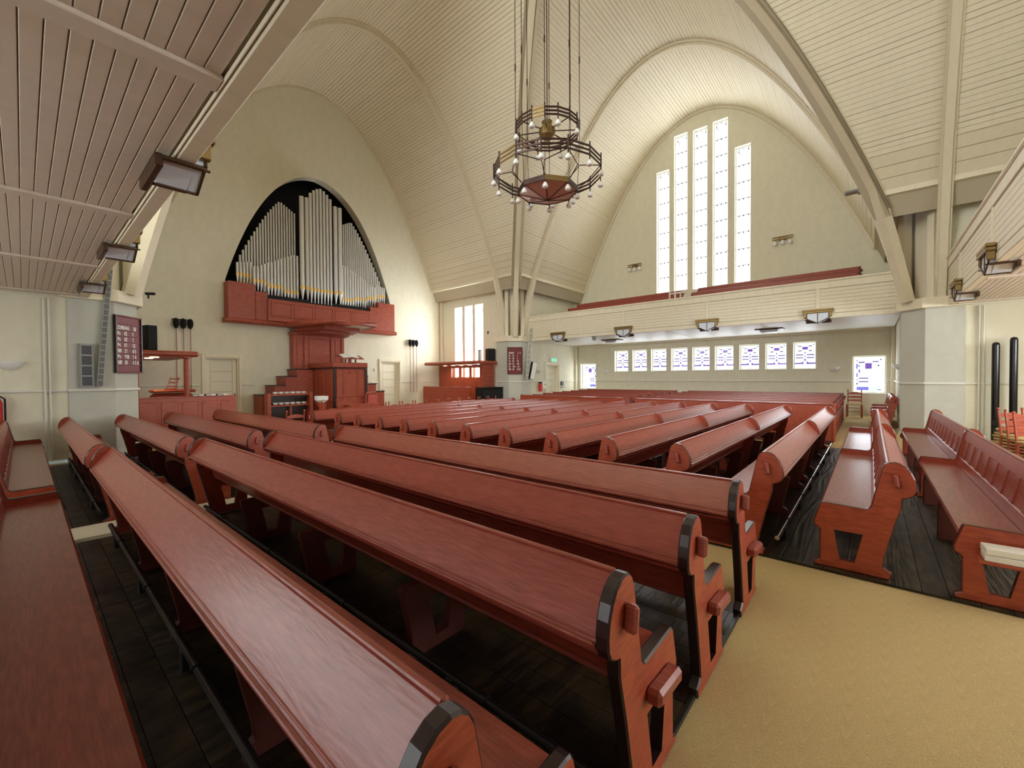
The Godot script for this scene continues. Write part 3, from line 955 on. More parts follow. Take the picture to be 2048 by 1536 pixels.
func build_doors() -> void:
	var a := thing("door_1", "cream panelled door in the organ wall, left of the pulpit", "door", Vector3(XC, 0, ZC), 0.0, "", "structure")
	a.position.y = -0.1
	panel_door(a, end_frame(), -4.01, -2.99, 2.44, 0.14, false)
	var b := thing("door_2", "cream panelled door in the organ wall, right of the pulpit", "door", Vector3(XC, 0, ZC), 0.0, "", "structure")
	b.position.y = -0.1
	panel_door(b, end_frame(), 2.82, 3.84, 2.47, 0.14, true)
	var c := thing("door_3", "white panelled exit door in the far left corner under the gallery", "door", Vector3(XC, 0, ZC), arm_turn("e"), "", "structure")
	panel_door(c, side_frame(false), 8.84, 9.92, 2.2, 0.2, true)
	# exit sign
	var s := thing("exit_sign", "green and white illuminated exit sign above the far door", "sign", in_arm("e", Vector3(-6.46, 2.45, -9.42)), arm_turn("e") + PI / 2)
	part(s, "housing", bev(Vector3(0, 0, 0.045), Vector3(0.46, 0.22, 0.08), 0.01), M.white)
	part(s, "sign_face", bev(Vector3(0, 0, 0.088), Vector3(0.42, 0.18, 0.008), 0.002), M.exit)
	var pic := Mb.new()                                               # running figure, arrow and doorway
	var z := 0.094
	pic.obox(Transform3D(Basis(Vector3.BACK, -0.5), Vector3(-0.08, 0.0, z)), Vector3(0.03, 0.08, 0.004))
	pic.obox(Transform3D(Basis(Vector3.BACK, 0.7), Vector3(-0.06, -0.05, z)), Vector3(0.02, 0.07, 0.004))
	pic.obox(Transform3D(Basis(Vector3.BACK, -0.9), Vector3(-0.115, -0.045, z)), Vector3(0.02, 0.07, 0.004))
	pic.obox(Transform3D(Basis(Vector3.BACK, 1.1), Vector3(-0.05, 0.012, z)), Vector3(0.016, 0.06, 0.004))
	pic.obox(Transform3D(Basis.IDENTITY, Vector3(-0.062, 0.062, z)), Vector3(0.03, 0.03, 0.004))
	pic.obox(Transform3D(Basis.IDENTITY, Vector3(0.02, 0.0, z)), Vector3(0.06, 0.13, 0.004))
	pic.obox(Transform3D(Basis.IDENTITY, Vector3(0.11, 0.0, z)), Vector3(0.07, 0.02, 0.004))
	pic.tri(Vector3(0.14, -0.035, z + 0.002), Vector3(0.19, 0.0, z + 0.002), Vector3(0.14, 0.035, z + 0.002))
	part(s, "pictogram", pic, M.letter)

# ---------------------------------------------------------------- pews
# own frame: x along the pew, the front of the seat at z = 0, the back towards +z
const END := [Vector2(-0.04, 0.0), Vector2(0.43, 0.0), Vector2(0.442, 0.05), Vector2(0.39, 0.085), Vector2(0.40, 0.16), Vector2(0.45, 0.39), Vector2(0.497, 0.57), Vector2(0.50, 0.64),
	Vector2(0.53, 0.648), Vector2(0.562, 0.668), Vector2(0.577, 0.70), Vector2(0.58, 0.745), Vector2(0.571, 0.795), Vector2(0.55, 0.845), Vector2(0.52, 0.884), Vector2(0.485, 0.907), Vector2(0.45, 0.915),
	Vector2(0.42, 0.908), Vector2(0.398, 0.89), Vector2(0.383, 0.86), Vector2(0.318, 0.55), Vector2(0.305, 0.53), Vector2(0.285, 0.522), Vector2(0.03, 0.53), Vector2(0.008, 0.527), Vector2(-0.004, 0.512),
	Vector2(-0.047, 0.36), Vector2(-0.04, 0.33), Vector2(-0.004, 0.30), Vector2(-0.004, 0.05), Vector2(-0.04, 0.03)]
const HOLE := [Vector2(0.128, 0.075), Vector2(0.222, 0.075), Vector2(0.272, 0.315), Vector2(0.088, 0.315)]
const LEG := [Vector2(0.0, 0.0), Vector2(0.43, 0.0), Vector2(0.435, 0.05), Vector2(0.39, 0.08), Vector2(0.40, 0.16), Vector2(0.452, 0.40), Vector2(0.452, 0.43), Vector2(0.02, 0.43), Vector2(0.0, 0.30)]

func end_t(x: float) -> Transform3D:
	return Transform3D(Basis(Vector3(0, 0, 1), Vector3.UP, Vector3(-1, 0, 0)), Vector3(x + 0.026, 0, 0))

func cached(key: String, make: Callable):
	if not cache.has(key): cache[key] = make.call().mesh()
	return cache[key]

# xs: where the end panels and dividers stand; slim: a pew too far off for its legs to show
func make_pew(called: String, xs: Array, opt := {}) -> Node3D:
	var o := thing(called, "pew", "pew")
	var L: float = xs[-1]
	var kl := "%.2f" % L
	for i in xs.size():
		var e := part(o, "end_panel" if i == 0 or i == xs.size() - 1 else "divider", cached("pew_end", func():
			var m := Mb.new(); var rim := Mb.new()
			m.prism(END, end_t(0.0), 0.052, HOLE, rim, 0.007)
			cache["pew_rim"] = rim.mesh()
			return m), M.wood_end, Vector3(xs[i], 0, 0))
		part(e, "dark_edge", cache["pew_rim"], M.wood_edge if opt.get("pegs", true) else M.wood_rim)
		var outs := []
		if i == 0: outs = [-1.0]
		elif i == xs.size() - 1: outs = [1.0]
		else: outs = [-1.0, 1.0]
		for s in outs:
			part(e, "peg", cached("peg%s" % s, func():
				var m := Mb.new()
				m.obox(Transform3D(Basis(Vector3.RIGHT, -0.15), Vector3(0.05 * s, 0.775, 0.462)), Vector3(0.05, 0.095, 0.032), 0.01)
				return m), M.wood)
			if opt.get("pegs", true):
				part(e, "seat_peg", cached("seatpeg%s" % s, func():
					var m := Mb.new()
					m.obox(Transform3D(Basis(Vector3.RIGHT, -0.08), Vector3(0.052 * s, 0.385, 0.17)), Vector3(0.066, 0.062, 0.235), 0.014)
					return m), M.wood)
	part(o, "seat", cached("seat" + kl, func(): return bev(Vector3(L / 2, 0.446, 0.165), Vector3(L - 0.05, 0.03, 0.37), 0.012)), M.wood)
	# the leaning back: rails, stiles and small panels
	var lean := Basis(Vector3.RIGHT, 0.2)
	var bt := Transform3D(lean, Vector3(0, 0.462, 0.335))
	part(o, "top_rail", cached("trail" + kl, func():
		var m := Mb.new(); m.obox(bt * Transform3D(Basis.IDENTITY, Vector3(L / 2, 0.375, 0.0)), Vector3(L - 0.05, 0.125, 0.03), 0.008); return m), M.wood)
	part(o, "bottom_rail", cached("brail" + kl, func():
		var m := Mb.new(); m.obox(bt * Transform3D(Basis.IDENTITY, Vector3(L / 2, 0.05, 0.0)), Vector3(L - 0.05, 0.11, 0.03), 0.008); return m), M.wood)
	var n := maxi(1, int(round(L / 0.37)))
	var pw := (L - 0.05) / n
	if opt.get("panels", true):
		for i in n + 1:
			part(o, "stile", cached("stile", func():
				var m := Mb.new(); m.obox(bt * Transform3D(Basis.IDENTITY, Vector3(0, 0.21, 0.0)), Vector3(0.1, 0.22, 0.026), 0.005); return m), M.wood, Vector3(0.025 + pw * i, 0, 0))
	else:
		var st := part(o, "stiles", cached("stiles" + kl, func():
			var m := Mb.new()
			for i in n + 1: m.obox(bt * Transform3D(Basis.IDENTITY, Vector3(0.025 + pw * i, 0.21, 0.0)), Vector3(0.1, 0.22, 0.026), 0.005)
			return m), M.wood)
		st.set_meta("kind", "stuff")
	if opt.get("panels", true):
		for i in n:
			part(o, "back_panel", cached("bp%.3f" % pw, func():
				var m := Mb.new(); m.obox(bt * Transform3D(Basis.IDENTITY, Vector3(0, 0.21, 0.004)), Vector3(pw - 0.1, 0.225, 0.014), 0.004); return m), M.wood, Vector3(0.025 + pw * (i + 0.5), 0, 0))
	else:
		part(o, "back_panel", cached("bps" + kl, func():
			var m := Mb.new(); m.obox(bt * Transform3D(Basis.IDENTITY, Vector3(L / 2, 0.21, 0.006)), Vector3(L - 0.06, 0.225, 0.012)); return m), M.wood)
	# the sloping ledge at the back, with a bead above and below, and the book shelf under it
	var sl := Transform3D(Basis(Vector3.RIGHT, -0.673), Vector3(0, 0.796, 0.494))
	var lg := part(o, "ledge", cached("ledge" + kl, func():
		var m := Mb.new(); m.obox(sl, Vector3.ZERO); m = Mb.new()
		m.obox(sl * Transform3D(Basis.IDENTITY, Vector3(L / 2, 0.0, 0.0)), Vector3(L - 0.05, 0.262, 0.02), 0.003); return m), M.wood)
	part(lg, "bead", cached("bead" + kl, func():
		var m := Mb.new()
		m.obox(sl * Transform3D(Basis.IDENTITY, Vector3(L / 2, 0.124, 0.004)), Vector3(L - 0.05, 0.024, 0.03), 0.009)
		m.obox(sl * Transform3D(Basis.IDENTITY, Vector3(L / 2, -0.121, 0.004)), Vector3(L - 0.05, 0.02, 0.03), 0.007)
		m.obox(sl * Transform3D(Basis.IDENTITY, Vector3(L / 2, -0.098, 0.008)), Vector3(L - 0.05, 0.01, 0.012), 0.004)
		return m), M.wood)
	part(o, "book_shelf", cached("shelf" + kl, func(): return bev(Vector3(L / 2, 0.672, 0.49), Vector3(L - 0.05, 0.016, 0.13), 0.003)), M.wood)
	if opt.get("legs", true):
		var k := maxi(1, int(round(L / 1.45)))
		for i in range(1, k):
			var x := L * i / k
			var skip := false
			for q in xs:
				if absf(q - x) < 0.3: skip = true
			if skip: continue
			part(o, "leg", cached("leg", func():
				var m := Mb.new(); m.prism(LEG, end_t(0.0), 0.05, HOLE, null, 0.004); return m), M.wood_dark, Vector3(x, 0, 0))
	return o

func place_pew(o: Node3D, at: Vector3, turn: float, label: String, group: String) -> void:
	o.position = at; o.rotation.y = turn
	o.set_meta("label", label); o.set_meta("group", group)

func heating_pipe(a: Vector3, b: Vector3, label: String) -> void:
	var o := thing("heating_pipe", label, "pipe", a, 0.0, "foot pipes behind the pews")
	var d := b - a
	var m := Mb.new()
	m.tube([Vector3(0, 0.115, 0), d + Vector3(0, 0.115, 0)], 0.02, 12)
	part(o, "pipe", m, M.steel if a.x > 4.0 else M.iron)
	var k := int(d.length() / 1.3) + 1
	for i in k:
		var p := d * ((i + 0.35) / k)
		part(o, "bracket", bev(p + Vector3(0, 0.06, 0), Vector3(0.05, 0.12, 0.05), 0.006), M.iron)
		var c := Mb.new(); c.tube([p + d.normalized() * 0.2 + Vector3(0, 0.115, 0), p + d.normalized() * 0.24 + Vector3(0, 0.115, 0)], 0.026, 12)
		part(o, "collar", c, M.iron)

func build_pews() -> void:
	# near block, facing the crossing: five rows in two lengths
	var row := ["front row by the aisle", "second row from the front", "third row from the front", "fourth row, closest to the camera"]
	var xs := [3.48, 2.57, 1.79, 1.0]
	var near0 := make_pew("pew", [0.0, 5.24], {})
	var far0 := make_pew("pew", [0.0, 5.25], {})
	for i in 4:
		var p := near0 if i == 0 else copy(near0)
		place_pew(p, Vector3(xs[i], 0.02 + fy(xs[i], -3.3), -5.90), -PI / 2, "long dark red pew of the near left block, %s" % row[i], "pews of the near left block")
		var q := far0 if i == 0 else copy(far0)
		place_pew(q, Vector3(xs[i], 0.02 + fy(xs[i], -9.1), -11.77), -PI / 2, "dark red pew by the left pillar, far left block, %s" % row[i].replace(", closest to the camera", " and furthest left").replace(" by the aisle", ""), "pews of the far left block")
		heating_pipe(Vector3(xs[i] - 0.45, 0.02, -5.8), Vector3(xs[i] - 0.45, 0.02, -0.72), "dark foot pipe behind the near left block pew, %s" % row[i].replace(", closest to the camera", "").replace(" by the aisle", ""))
		heating_pipe(Vector3(xs[i] - 0.45, -0.02, -11.6), Vector3(xs[i] - 0.45, -0.02, -6.6), "dark foot pipe behind the far left block pew, %s" % row[i].replace(", closest to the camera", "").replace(" by the aisle", ""))
	place_pew(copy(near0), Vector3(0.2, 0.02 + fy(0, -3.3), -5.90), -PI / 2, "dark brown pew along the left edge with only its seat in view", "pews of the near left block")
	place_pew(copy(far0), Vector3(0.2, 0.02 + fy(0, -9.1), -11.77), -PI / 2, "dark red pew at the far left edge below the fire extinguisher", "pews of the far left block")
	# centre block, facing the organ
	var ord := ["first row by the carpet, its seat shining white", "second row", "third row", "fourth row", "fifth row", "sixth row", "seventh row", "eighth row", "ninth row", "tenth row", "eleventh row"]
	var c0 := make_pew("pew", [0.0, 3.36, 7.03], {"pegs": false})
	for k in 11:
		var z := -0.69 - 0.77 * k
		var p := c0 if k == 0 else copy(c0)
		var nm: String = "long centre block pew facing the organ, %s" % (ord[k] if k == 0 else "%s from the near carpet" % ord[k])
		place_pew(p, Vector3(4.24, 0.02 + fy(7.0, z), z - 0.45), 0.0, nm, "pews of the centre block")
	var fr := make_pew("pew", [0.0, 6.95], {"pegs": false})
	place_pew(fr, Vector3(4.2, 0.02 + fy(7.0, -9.5), -9.5 - 0.45), 0.0, "front pew of the centre block, undivided, behind the row of rush chairs", "pews of the centre block")
	var b1 := make_pew("pew", [0.0, 3.36, 6.6], {"pegs": false})
	place_pew(b1, Vector3(4.33, 0.02, -0.31), 0.0, "red bench on the right with a shining seat, middle of the three by the carpet", "benches on the right")
	var b2 := make_pew("pew", [0.0, 3.26, 7.1], {"pegs": false})
	place_pew(b2, Vector3(4.30, 0.02, 0.50), 0.0, "red bench at the right edge with white books in its near end", "benches on the right")
	for k in 5:
		var z := -0.69 - 0.77 * k
		heating_pipe(Vector3(4.4, 0.02, z + 0.06), Vector3(11.2, 0.02, z + 0.06), "shiny metal foot pipe behind the centre block pew, %s row from the near carpet" % ["first", "second", "third", "fourth", "fifth"][k])
	# blocks under the far gallery, facing the crossing
	var nth := ["front", "second", "third", "fourth", "fifth", "sixth", "seventh", "rear"]
	var l0 := make_pew("pew", [0.0, 4.15], {"pegs": false, "legs": false, "panels": false})
	var r0 := make_pew("pew", [0.0, 4.87], {"pegs": false, "legs": false, "panels": false})
	for i in range(1, 8):
		var x := 12.55 + 0.70 * i - 0.45
		var p := l0 if i == 1 else copy(l0)
		place_pew(p, Vector3(x, 0.02 + fy(x, -8), -6.05), PI / 2, "dark red pew of the block under the gallery's left half, %s row" % nth[i], "pews under the far gallery on the left")
		var q := r0 if i == 1 else copy(r0)
		place_pew(q, Vector3(x, 0.02 + fy(x, -3), -0.68), PI / 2, "dark red pew of the block under the gallery's right half, %s row" % nth[i], "pews under the far gallery on the right")
	for s in [[-10.2, -6.05, "left"], [-5.55, -0.68, "right"]]:
		var f := thing("front_desk", "plain red front desk before the %s block of pews under the far gallery" % s[2], "desk", Vector3(12.5, fy(12.5, -5), (s[0] + s[1]) / 2))
		var w: float = s[1] - s[0]
		part(f, "panel", bev(Vector3(0, 0.46, 0), Vector3(0.04, 0.86, w), 0.006), M.wood_end)
		part(f, "ledge", bev(Vector3(0.05, 0.905, 0), Vector3(0.16, 0.03, w), 0.01), M.wood)
		for e in [-1.0, 1.0]: part(f, "end_post", bev(Vector3(0.02, 0.47, e * (w / 2 + 0.03)), Vector3(0.12, 0.94, 0.06), 0.012), M.wood_end)
	# pews up on the far gallery
	var g1 := make_pew("gallery_pew", [0.0, 5.0], {"pegs": false, "legs": false, "panels": false})
	for i in 3:
		var x: float = [15.75, 16.57, 17.39][i]
		var y: float = [3.66, 3.94, 4.24][i]
		var p := g1 if i == 0 else copy(g1)
		place_pew(p, Vector3(x, y, -5.95), PI / 2, "red pew up on the far gallery, left block, %s row" % ["front", "middle", "rear"][i], "gallery pews on the left")
		var q := copy(g1)
		place_pew(q, Vector3(x, y, -0.28), PI / 2, "red pew up on the far gallery, right block, %s row" % ["front", "middle", "rear"][i], "gallery pews on the right")
	var rail := thing("aisle_rail", "white stepped rail in the gallery aisle before the tall windows", "rail", in_arm("e", Vector3(0.15, 3.6, -8.2)), arm_turn("e"))
	for i in 4:
		part(rail, "post", bev(Vector3(-0.26 + 0.17 * i, 0.64 - 0.02 * i, -0.1 * i), Vector3(0.05, 1.3, 0.05), 0.01), M.white)
	part(rail, "top_rail", bev(Vector3(0, 1.2, -0.15), Vector3(0.58, 0.05, 0.06), 0.01), M.white)

# ---------------------------------------------------------------- organ, pulpit and the chancel furniture (x, y, z of the church)
func organ_pipe(o: Node3D, x: float, z: float, foot: float, top: float, band: float, r: float) -> void:
	var p := part(o, "organ_pipe", cached("pipe%.3f%.2f%.2f%.2f" % [r, top - foot, band - foot, 0.0], func():
		var m := Mb.new()
		var h := top - foot
		var b := band - foot
		m.lathe([[0.012, 0.0], [r, b - 0.03], [r, h], [r * 0.86, h], [r * 0.8, h - 0.1]], Vector3.ZERO, 12)
		return m), M.pipe_tin, Vector3(x, foot, z))
	part(p, "gilt_mouth", cached("mouth%.3f" % r, func():
		var m := Mb.new(); m.lathe([[r + 0.002, -0.06], [r + 0.005, -0.05], [r + 0.005, 0.055], [r + 0.001, 0.065]], Vector3.ZERO, 12); return m), M.gold, Vector3(0, band - foot, 0))

func build_organ() -> void:
	var o := thing("organ", "pipe organ with silvery pipes and gilt mouths in the black arch above the pulpit", "organ", Vector3(0, 0, 0))
	var c := 8.05
	for sg in [-1.0, 1.0]:
		# rear rank of a wing: peak a third of the way in
		for i in 21:
			var d := 0.92 + (2.84 - 0.92) * i / 20.0                   # distance from the middle
			var top := 8.45 - 0.28 * (1.45 - d) / 0.5 if d < 1.45 else 8.45 - 2.35 * pow((d - 1.45) / 1.39, 1.25)
			organ_pipe(o, c + sg * d, -17.45, 4.75, top, 5.2, 0.038)
		for i in 14:
			var d := 0.93 + (2.46 - 0.93) * i / 13.0
			var top := 6.42 - 0.7 * clampf((d - 1.1) / 1.3, 0.0, 1.0)
			var band: float = 4.97 + (0.0 if i < 5 else (0.12 if i < 10 else 0.24))
			organ_pipe(o, c + sg * d, -17.22, band - 0.36, top, band, 0.05)
		for i in 5:
			organ_pipe(o, c + sg * (2.56 + 0.105 * i), -17.28, 5.05, 5.86 - 0.02 * i, 5.36, 0.043)
		for i in 2: organ_pipe(o, c + sg * (0.58 + 0.2 * i), -17.12, 4.68, 8.78, 5.2, 0.088)
	for i in 7:
		var d := absf(i - 3.0)
		organ_pipe(o, c - 0.06 + (i - 3.0) * 0.135, -17.05, 4.62, 9.28 - 0.055 * d * d * 0.4 - 0.03 * d, 5.16, 0.058)
	# the case
	var part_box := func(nm: String, x0: float, y0: float, x1: float, y1: float, z0: float, z1: float, m: Material) -> MeshInstance3D:
		return part(o, nm, bev(Vector3((x0 + x1) / 2, (y0 + y1) / 2, (z0 + z1) / 2), Vector3(x1 - x0, y1 - y0, z1 - z0), 0.01), m)
	for sg in [-1.0, 1.0]:
		var e := func(d0: float, d1: float) -> Array: return [minf(c + sg * d0, c + sg * d1), maxf(c + sg * d0, c + sg * d1)]
		var q = e.call(2.5, 3.36); part_box.call("case_end", q[0], 3.74, q[1], 5.03, -17.5, -17.0, M.wood_case)
		q = e.call(2.1, 2.5); part_box.call("case_step", q[0], 3.74, q[1], 4.78, -17.5, -16.98, M.wood_case)
	part_box.call("case_front", c - 2.12, 3.74, c + 2.12, 4.56, -17.5, -16.9, M.wood_case)
	for i in 5:
		var w := 0.8
		var x: float = c - 2.02 + 0.81 * i + 0.01
		for k in [[x, 3.9, x + w, 3.95], [x, 4.42, x + w, 4.5]]: part_box.call("rail", k[0], k[1], k[2], k[3], -16.92, -16.875, M.wood_case)
		for k in [x, x + w - 0.1]: part_box.call("stile", k, 3.94, k + 0.1, 4.43, -16.92, -16.875, M.wood_case)
		part_box.call("case_panel", x + 0.1, 3.95, x + w - 0.1, 4.42, -16.92, -16.885, M.wood_case)
	part_box.call("wind_chest", c - 2.45, 4.4, c + 2.45, 4.72, -18.2, -17.05, M.black)
	var ml := Mb.new()                                                 # rounded bottom moulding
	ml.tube([Vector3(c - 3.45, 3.68, -17.05), Vector3(c + 3.45, 3.68, -17.05)], 0.085, 14)
	ml.box(Vector3(c - 3.42, 3.6, -17.5), Vector3(c + 3.42, 3.76, -17.05))
	part(o, "bottom_moulding", ml, M.wood_case)

	# the sounding board over the pulpit, and the panelled back that carries it
	var s := thing("sounding_board", "red wooden sounding board jutting out under the organ above the pulpit", "canopy", Vector3(c, 3.6, -16.95))
	var outl := [Vector2(-1.42, 0.0), Vector2(1.42, 0.0), Vector2(0.84, 2.32), Vector2(-0.84, 2.32)]
	outl.reverse()
	var up := func(y: float) -> Transform3D: return Transform3D(Basis(Vector3(1, 0, 0), Vector3(0, 0, 1), Vector3(0, -1, 0)), Vector3(0, y, 0))
	outl.reverse()
	var sb := Mb.new(); sb.prism(outl, up.call(0.10), 0.13)
	part(s, "board", sb, M.wood_case)
	var eg := Mb.new()
	eg.tube([Vector3(-1.44, 0.05, -0.05), Vector3(-0.86, 0.05, 2.3), Vector3(0.86, 0.05, 2.3), Vector3(1.44, 0.05, -0.05)], 0.105, 12)
	part(s, "rounded_edge", eg, M.wood_case)
	var low := Mb.new()
	low.prism([Vector2(-1.2, 0.0), Vector2(1.2, 0.0), Vector2(0.7, 1.5), Vector2(-0.7, 1.5)], up.call(-0.03), 0.14)
	low.prism([Vector2(-1.05, 0.0), Vector2(1.05, 0.0), Vector2(0.6, 0.9), Vector2(-0.6, 0.9)], up.call(-0.16), 0.1)
	part(s, "stepped_soffit", low, M.wood_case)
	for i in 4: part(s, "soffit_panel", bev(Vector3(-0.54 + 0.36 * i, -0.034, 1.9), Vector3(0.33, 0.02, 0.6), 0.006), M.pale if i > 1 else M.wood_case)
	# the pulpit
	var p := thing("pulpit", "red panelled box pulpit with dark corner posts under the sounding board", "pulpit", Vector3(8.05, -0.1, -14.9))
	var ofs := Vector3(-0.15, 0.1, -2.1)                            # the panelled wall behind the preacher
	part(p, "back_board", bev(ofs + Vector3(0, 2.3, -0.25), Vector3(2.08, 2.28, 0.3), 0.01), M.wood_case)
	for k in [[-1.04, -0.92], [-0.62, -0.46], [0.46, 0.62], [0.92, 1.04]]: part(p, "stile", bev(ofs + Vector3((k[0] + k[1]) / 2, 2.4, -0.085), Vector3(k[1] - k[0], 1.9, 0.05), 0.008), M.wood_case)
	for k in [[-0.46, 0.46], [-0.92, -0.62], [0.62, 0.92]]:
		part(p, "panel", bev(ofs + Vector3((k[0] + k[1]) / 2, 2.42, -0.095), Vector3(k[1] - k[0] - 0.06, 1.55, 0.03), 0.012), M.wood_case)
		for y in [1.55, 3.25]: part(p, "rail", bev(ofs + Vector3((k[0] + k[1]) / 2, y, -0.09), Vector3(k[1] - k[0], 0.14, 0.04), 0.008), M.wood_case)
	part(p, "cornice", bev(ofs + Vector3(0, 3.36, -0.16), Vector3(2.24, 0.1, 0.4), 0.02), M.wood_case)

	var w2 := 0.63
	part(p, "front", bev(Vector3(0, 1.05, -0.05), Vector3(w2 * 2 - 0.06, 2.1, 0.06), 0.006), M.wood_case)
	for sg in [-1.0, 1.0]: part(p, "side", bev(Vector3(sg * (w2 - 0.03), 1.05, -1.05), Vector3(0.06, 2.1, 2.0), 0.006), M.wood_case)
	for k in [[-0.55, -0.31], [-0.23, 0.23], [0.31, 0.55]]:
		part(p, "panel", bev(Vector3((k[0] + k[1]) / 2, 1.5, -0.012), Vector3(k[1] - k[0], 1.0, 0.02), 0.008), M.wood_case)
	for k in [-0.27, 0.27]: part(p, "stile", bev(Vector3(k, 1.5, -0.005), Vector3(0.06, 1.12, 0.035), 0.006), M.wood_case)
	part(p, "plinth", bev(Vector3(0, 0.48, -0.01), Vector3(w2 * 2, 0.9, 0.05), 0.01), M.wood_case)
	for k in 3:
		part(p, "side_panel", bev(Vector3(-w2 - 0.005, 1.4, -0.42 - 0.62 * k), Vector3(0.03, 1.15, 0.5), 0.01), M.wood_case)
	for q in [Vector3(-w2, 1.02, 0), Vector3(w2, 1.02, 0), Vector3(-w2, 1.02, -2.0)]:
		part(p, "corner_post", bev(q, Vector3(0.085, 2.06, 0.085), 0.012), M.wood_edge)
	part(p, "parapet", bev(Vector3(0, 2.19, -0.02), Vector3(w2 * 2 + 0.12, 0.19, 0.12), 0.02), M.wood_case)
	for sg in [-1.0, 1.0]: part(p, "side_parapet", bev(Vector3(sg * w2, 2.19, -1.02), Vector3(0.12, 0.19, 2.0), 0.02), M.wood_case)
	part(p, "dark_moulding", bev(Vector3(0, 2.075, -0.01), Vector3(w2 * 2 + 0.1, 0.035, 0.12), 0.008), M.wood_edge)
	part(p, "dark_moulding", bev(Vector3(-w2, 2.075, -1.02), Vector3(0.12, 0.035, 2.0), 0.008), M.wood_edge)
	var kn := Mb.new(); kn.tube([Vector3(0.02, 1.93, 0.0), Vector3(0.02, 1.93, 0.06)], [0.045, 0.075], 14)
	part(p, "round_knob", kn, M.wood)
	var ls := thing("lectern", "small dark lectern with an open book on the pulpit rail", "lectern", Vector3(8.03, 2.187, -14.92))
	part(ls, "foot", bev(Vector3(0, 0.09, 0), Vector3(0.1, 0.18, 0.1), 0.01), M.wood)
	var lt := Transform3D(Basis(Vector3.RIGHT, 0.35), Vector3(0, 0.2, 0))
	var ld := Mb.new(); ld.obox(lt, Vector3(0.95, 0.03, 0.42), 0.008)
	part(ls, "desk", ld, M.wood)
	for sg in [-1.0, 1.0]: part(ls, "bracket", bev(Vector3(sg * 0.2, 0.06, 0.06), Vector3(0.05, 0.12, 0.05), 0.008), M.wood_edge)
	var bk := thing("open_book", "thick open book lying on the lectern of the pulpit", "book", Vector3(8.03, 2.44, -14.94))
	for sg in [-1.0, 1.0]:
		var pg := Mb.new(); pg.obox(Transform3D(Basis(Vector3.RIGHT, 0.35) * Basis(Vector3.BACK, -0.12 * sg), Vector3(0.16 * sg, 0.0, 0)), Vector3(0.31, 0.045, 0.36), 0.01)
		part(bk, "pages", pg, M.paper)
	# stairs on both sides
	for sg in [-1.0, 1.0]:
		for i in 3:
			var x: float = sg * (w2 + 0.85 + 0.4 * i)
			var h := 1.76 - 0.34 * i
			part(p, "stair_panel", bev(Vector3(x, h / 2, -2.08), Vector3(0.4, h, 0.86), 0.008), M.wood_case)
			part(p, "dark_cap", bev(Vector3(x, h + 0.02, -2.08), Vector3(0.43, 0.04, 0.9), 0.008), M.wood_edge)
		part(p, "landing_panel", bev(Vector3(sg * (w2 + 0.34), 1.0, -2.08), Vector3(0.62, 2.06, 0.86), 0.008), M.wood_case)
		part(p, "dark_cap", bev(Vector3(sg * (w2 + 0.34), 2.05, -2.08), Vector3(0.66, 0.04, 0.9), 0.008), M.wood_edge)


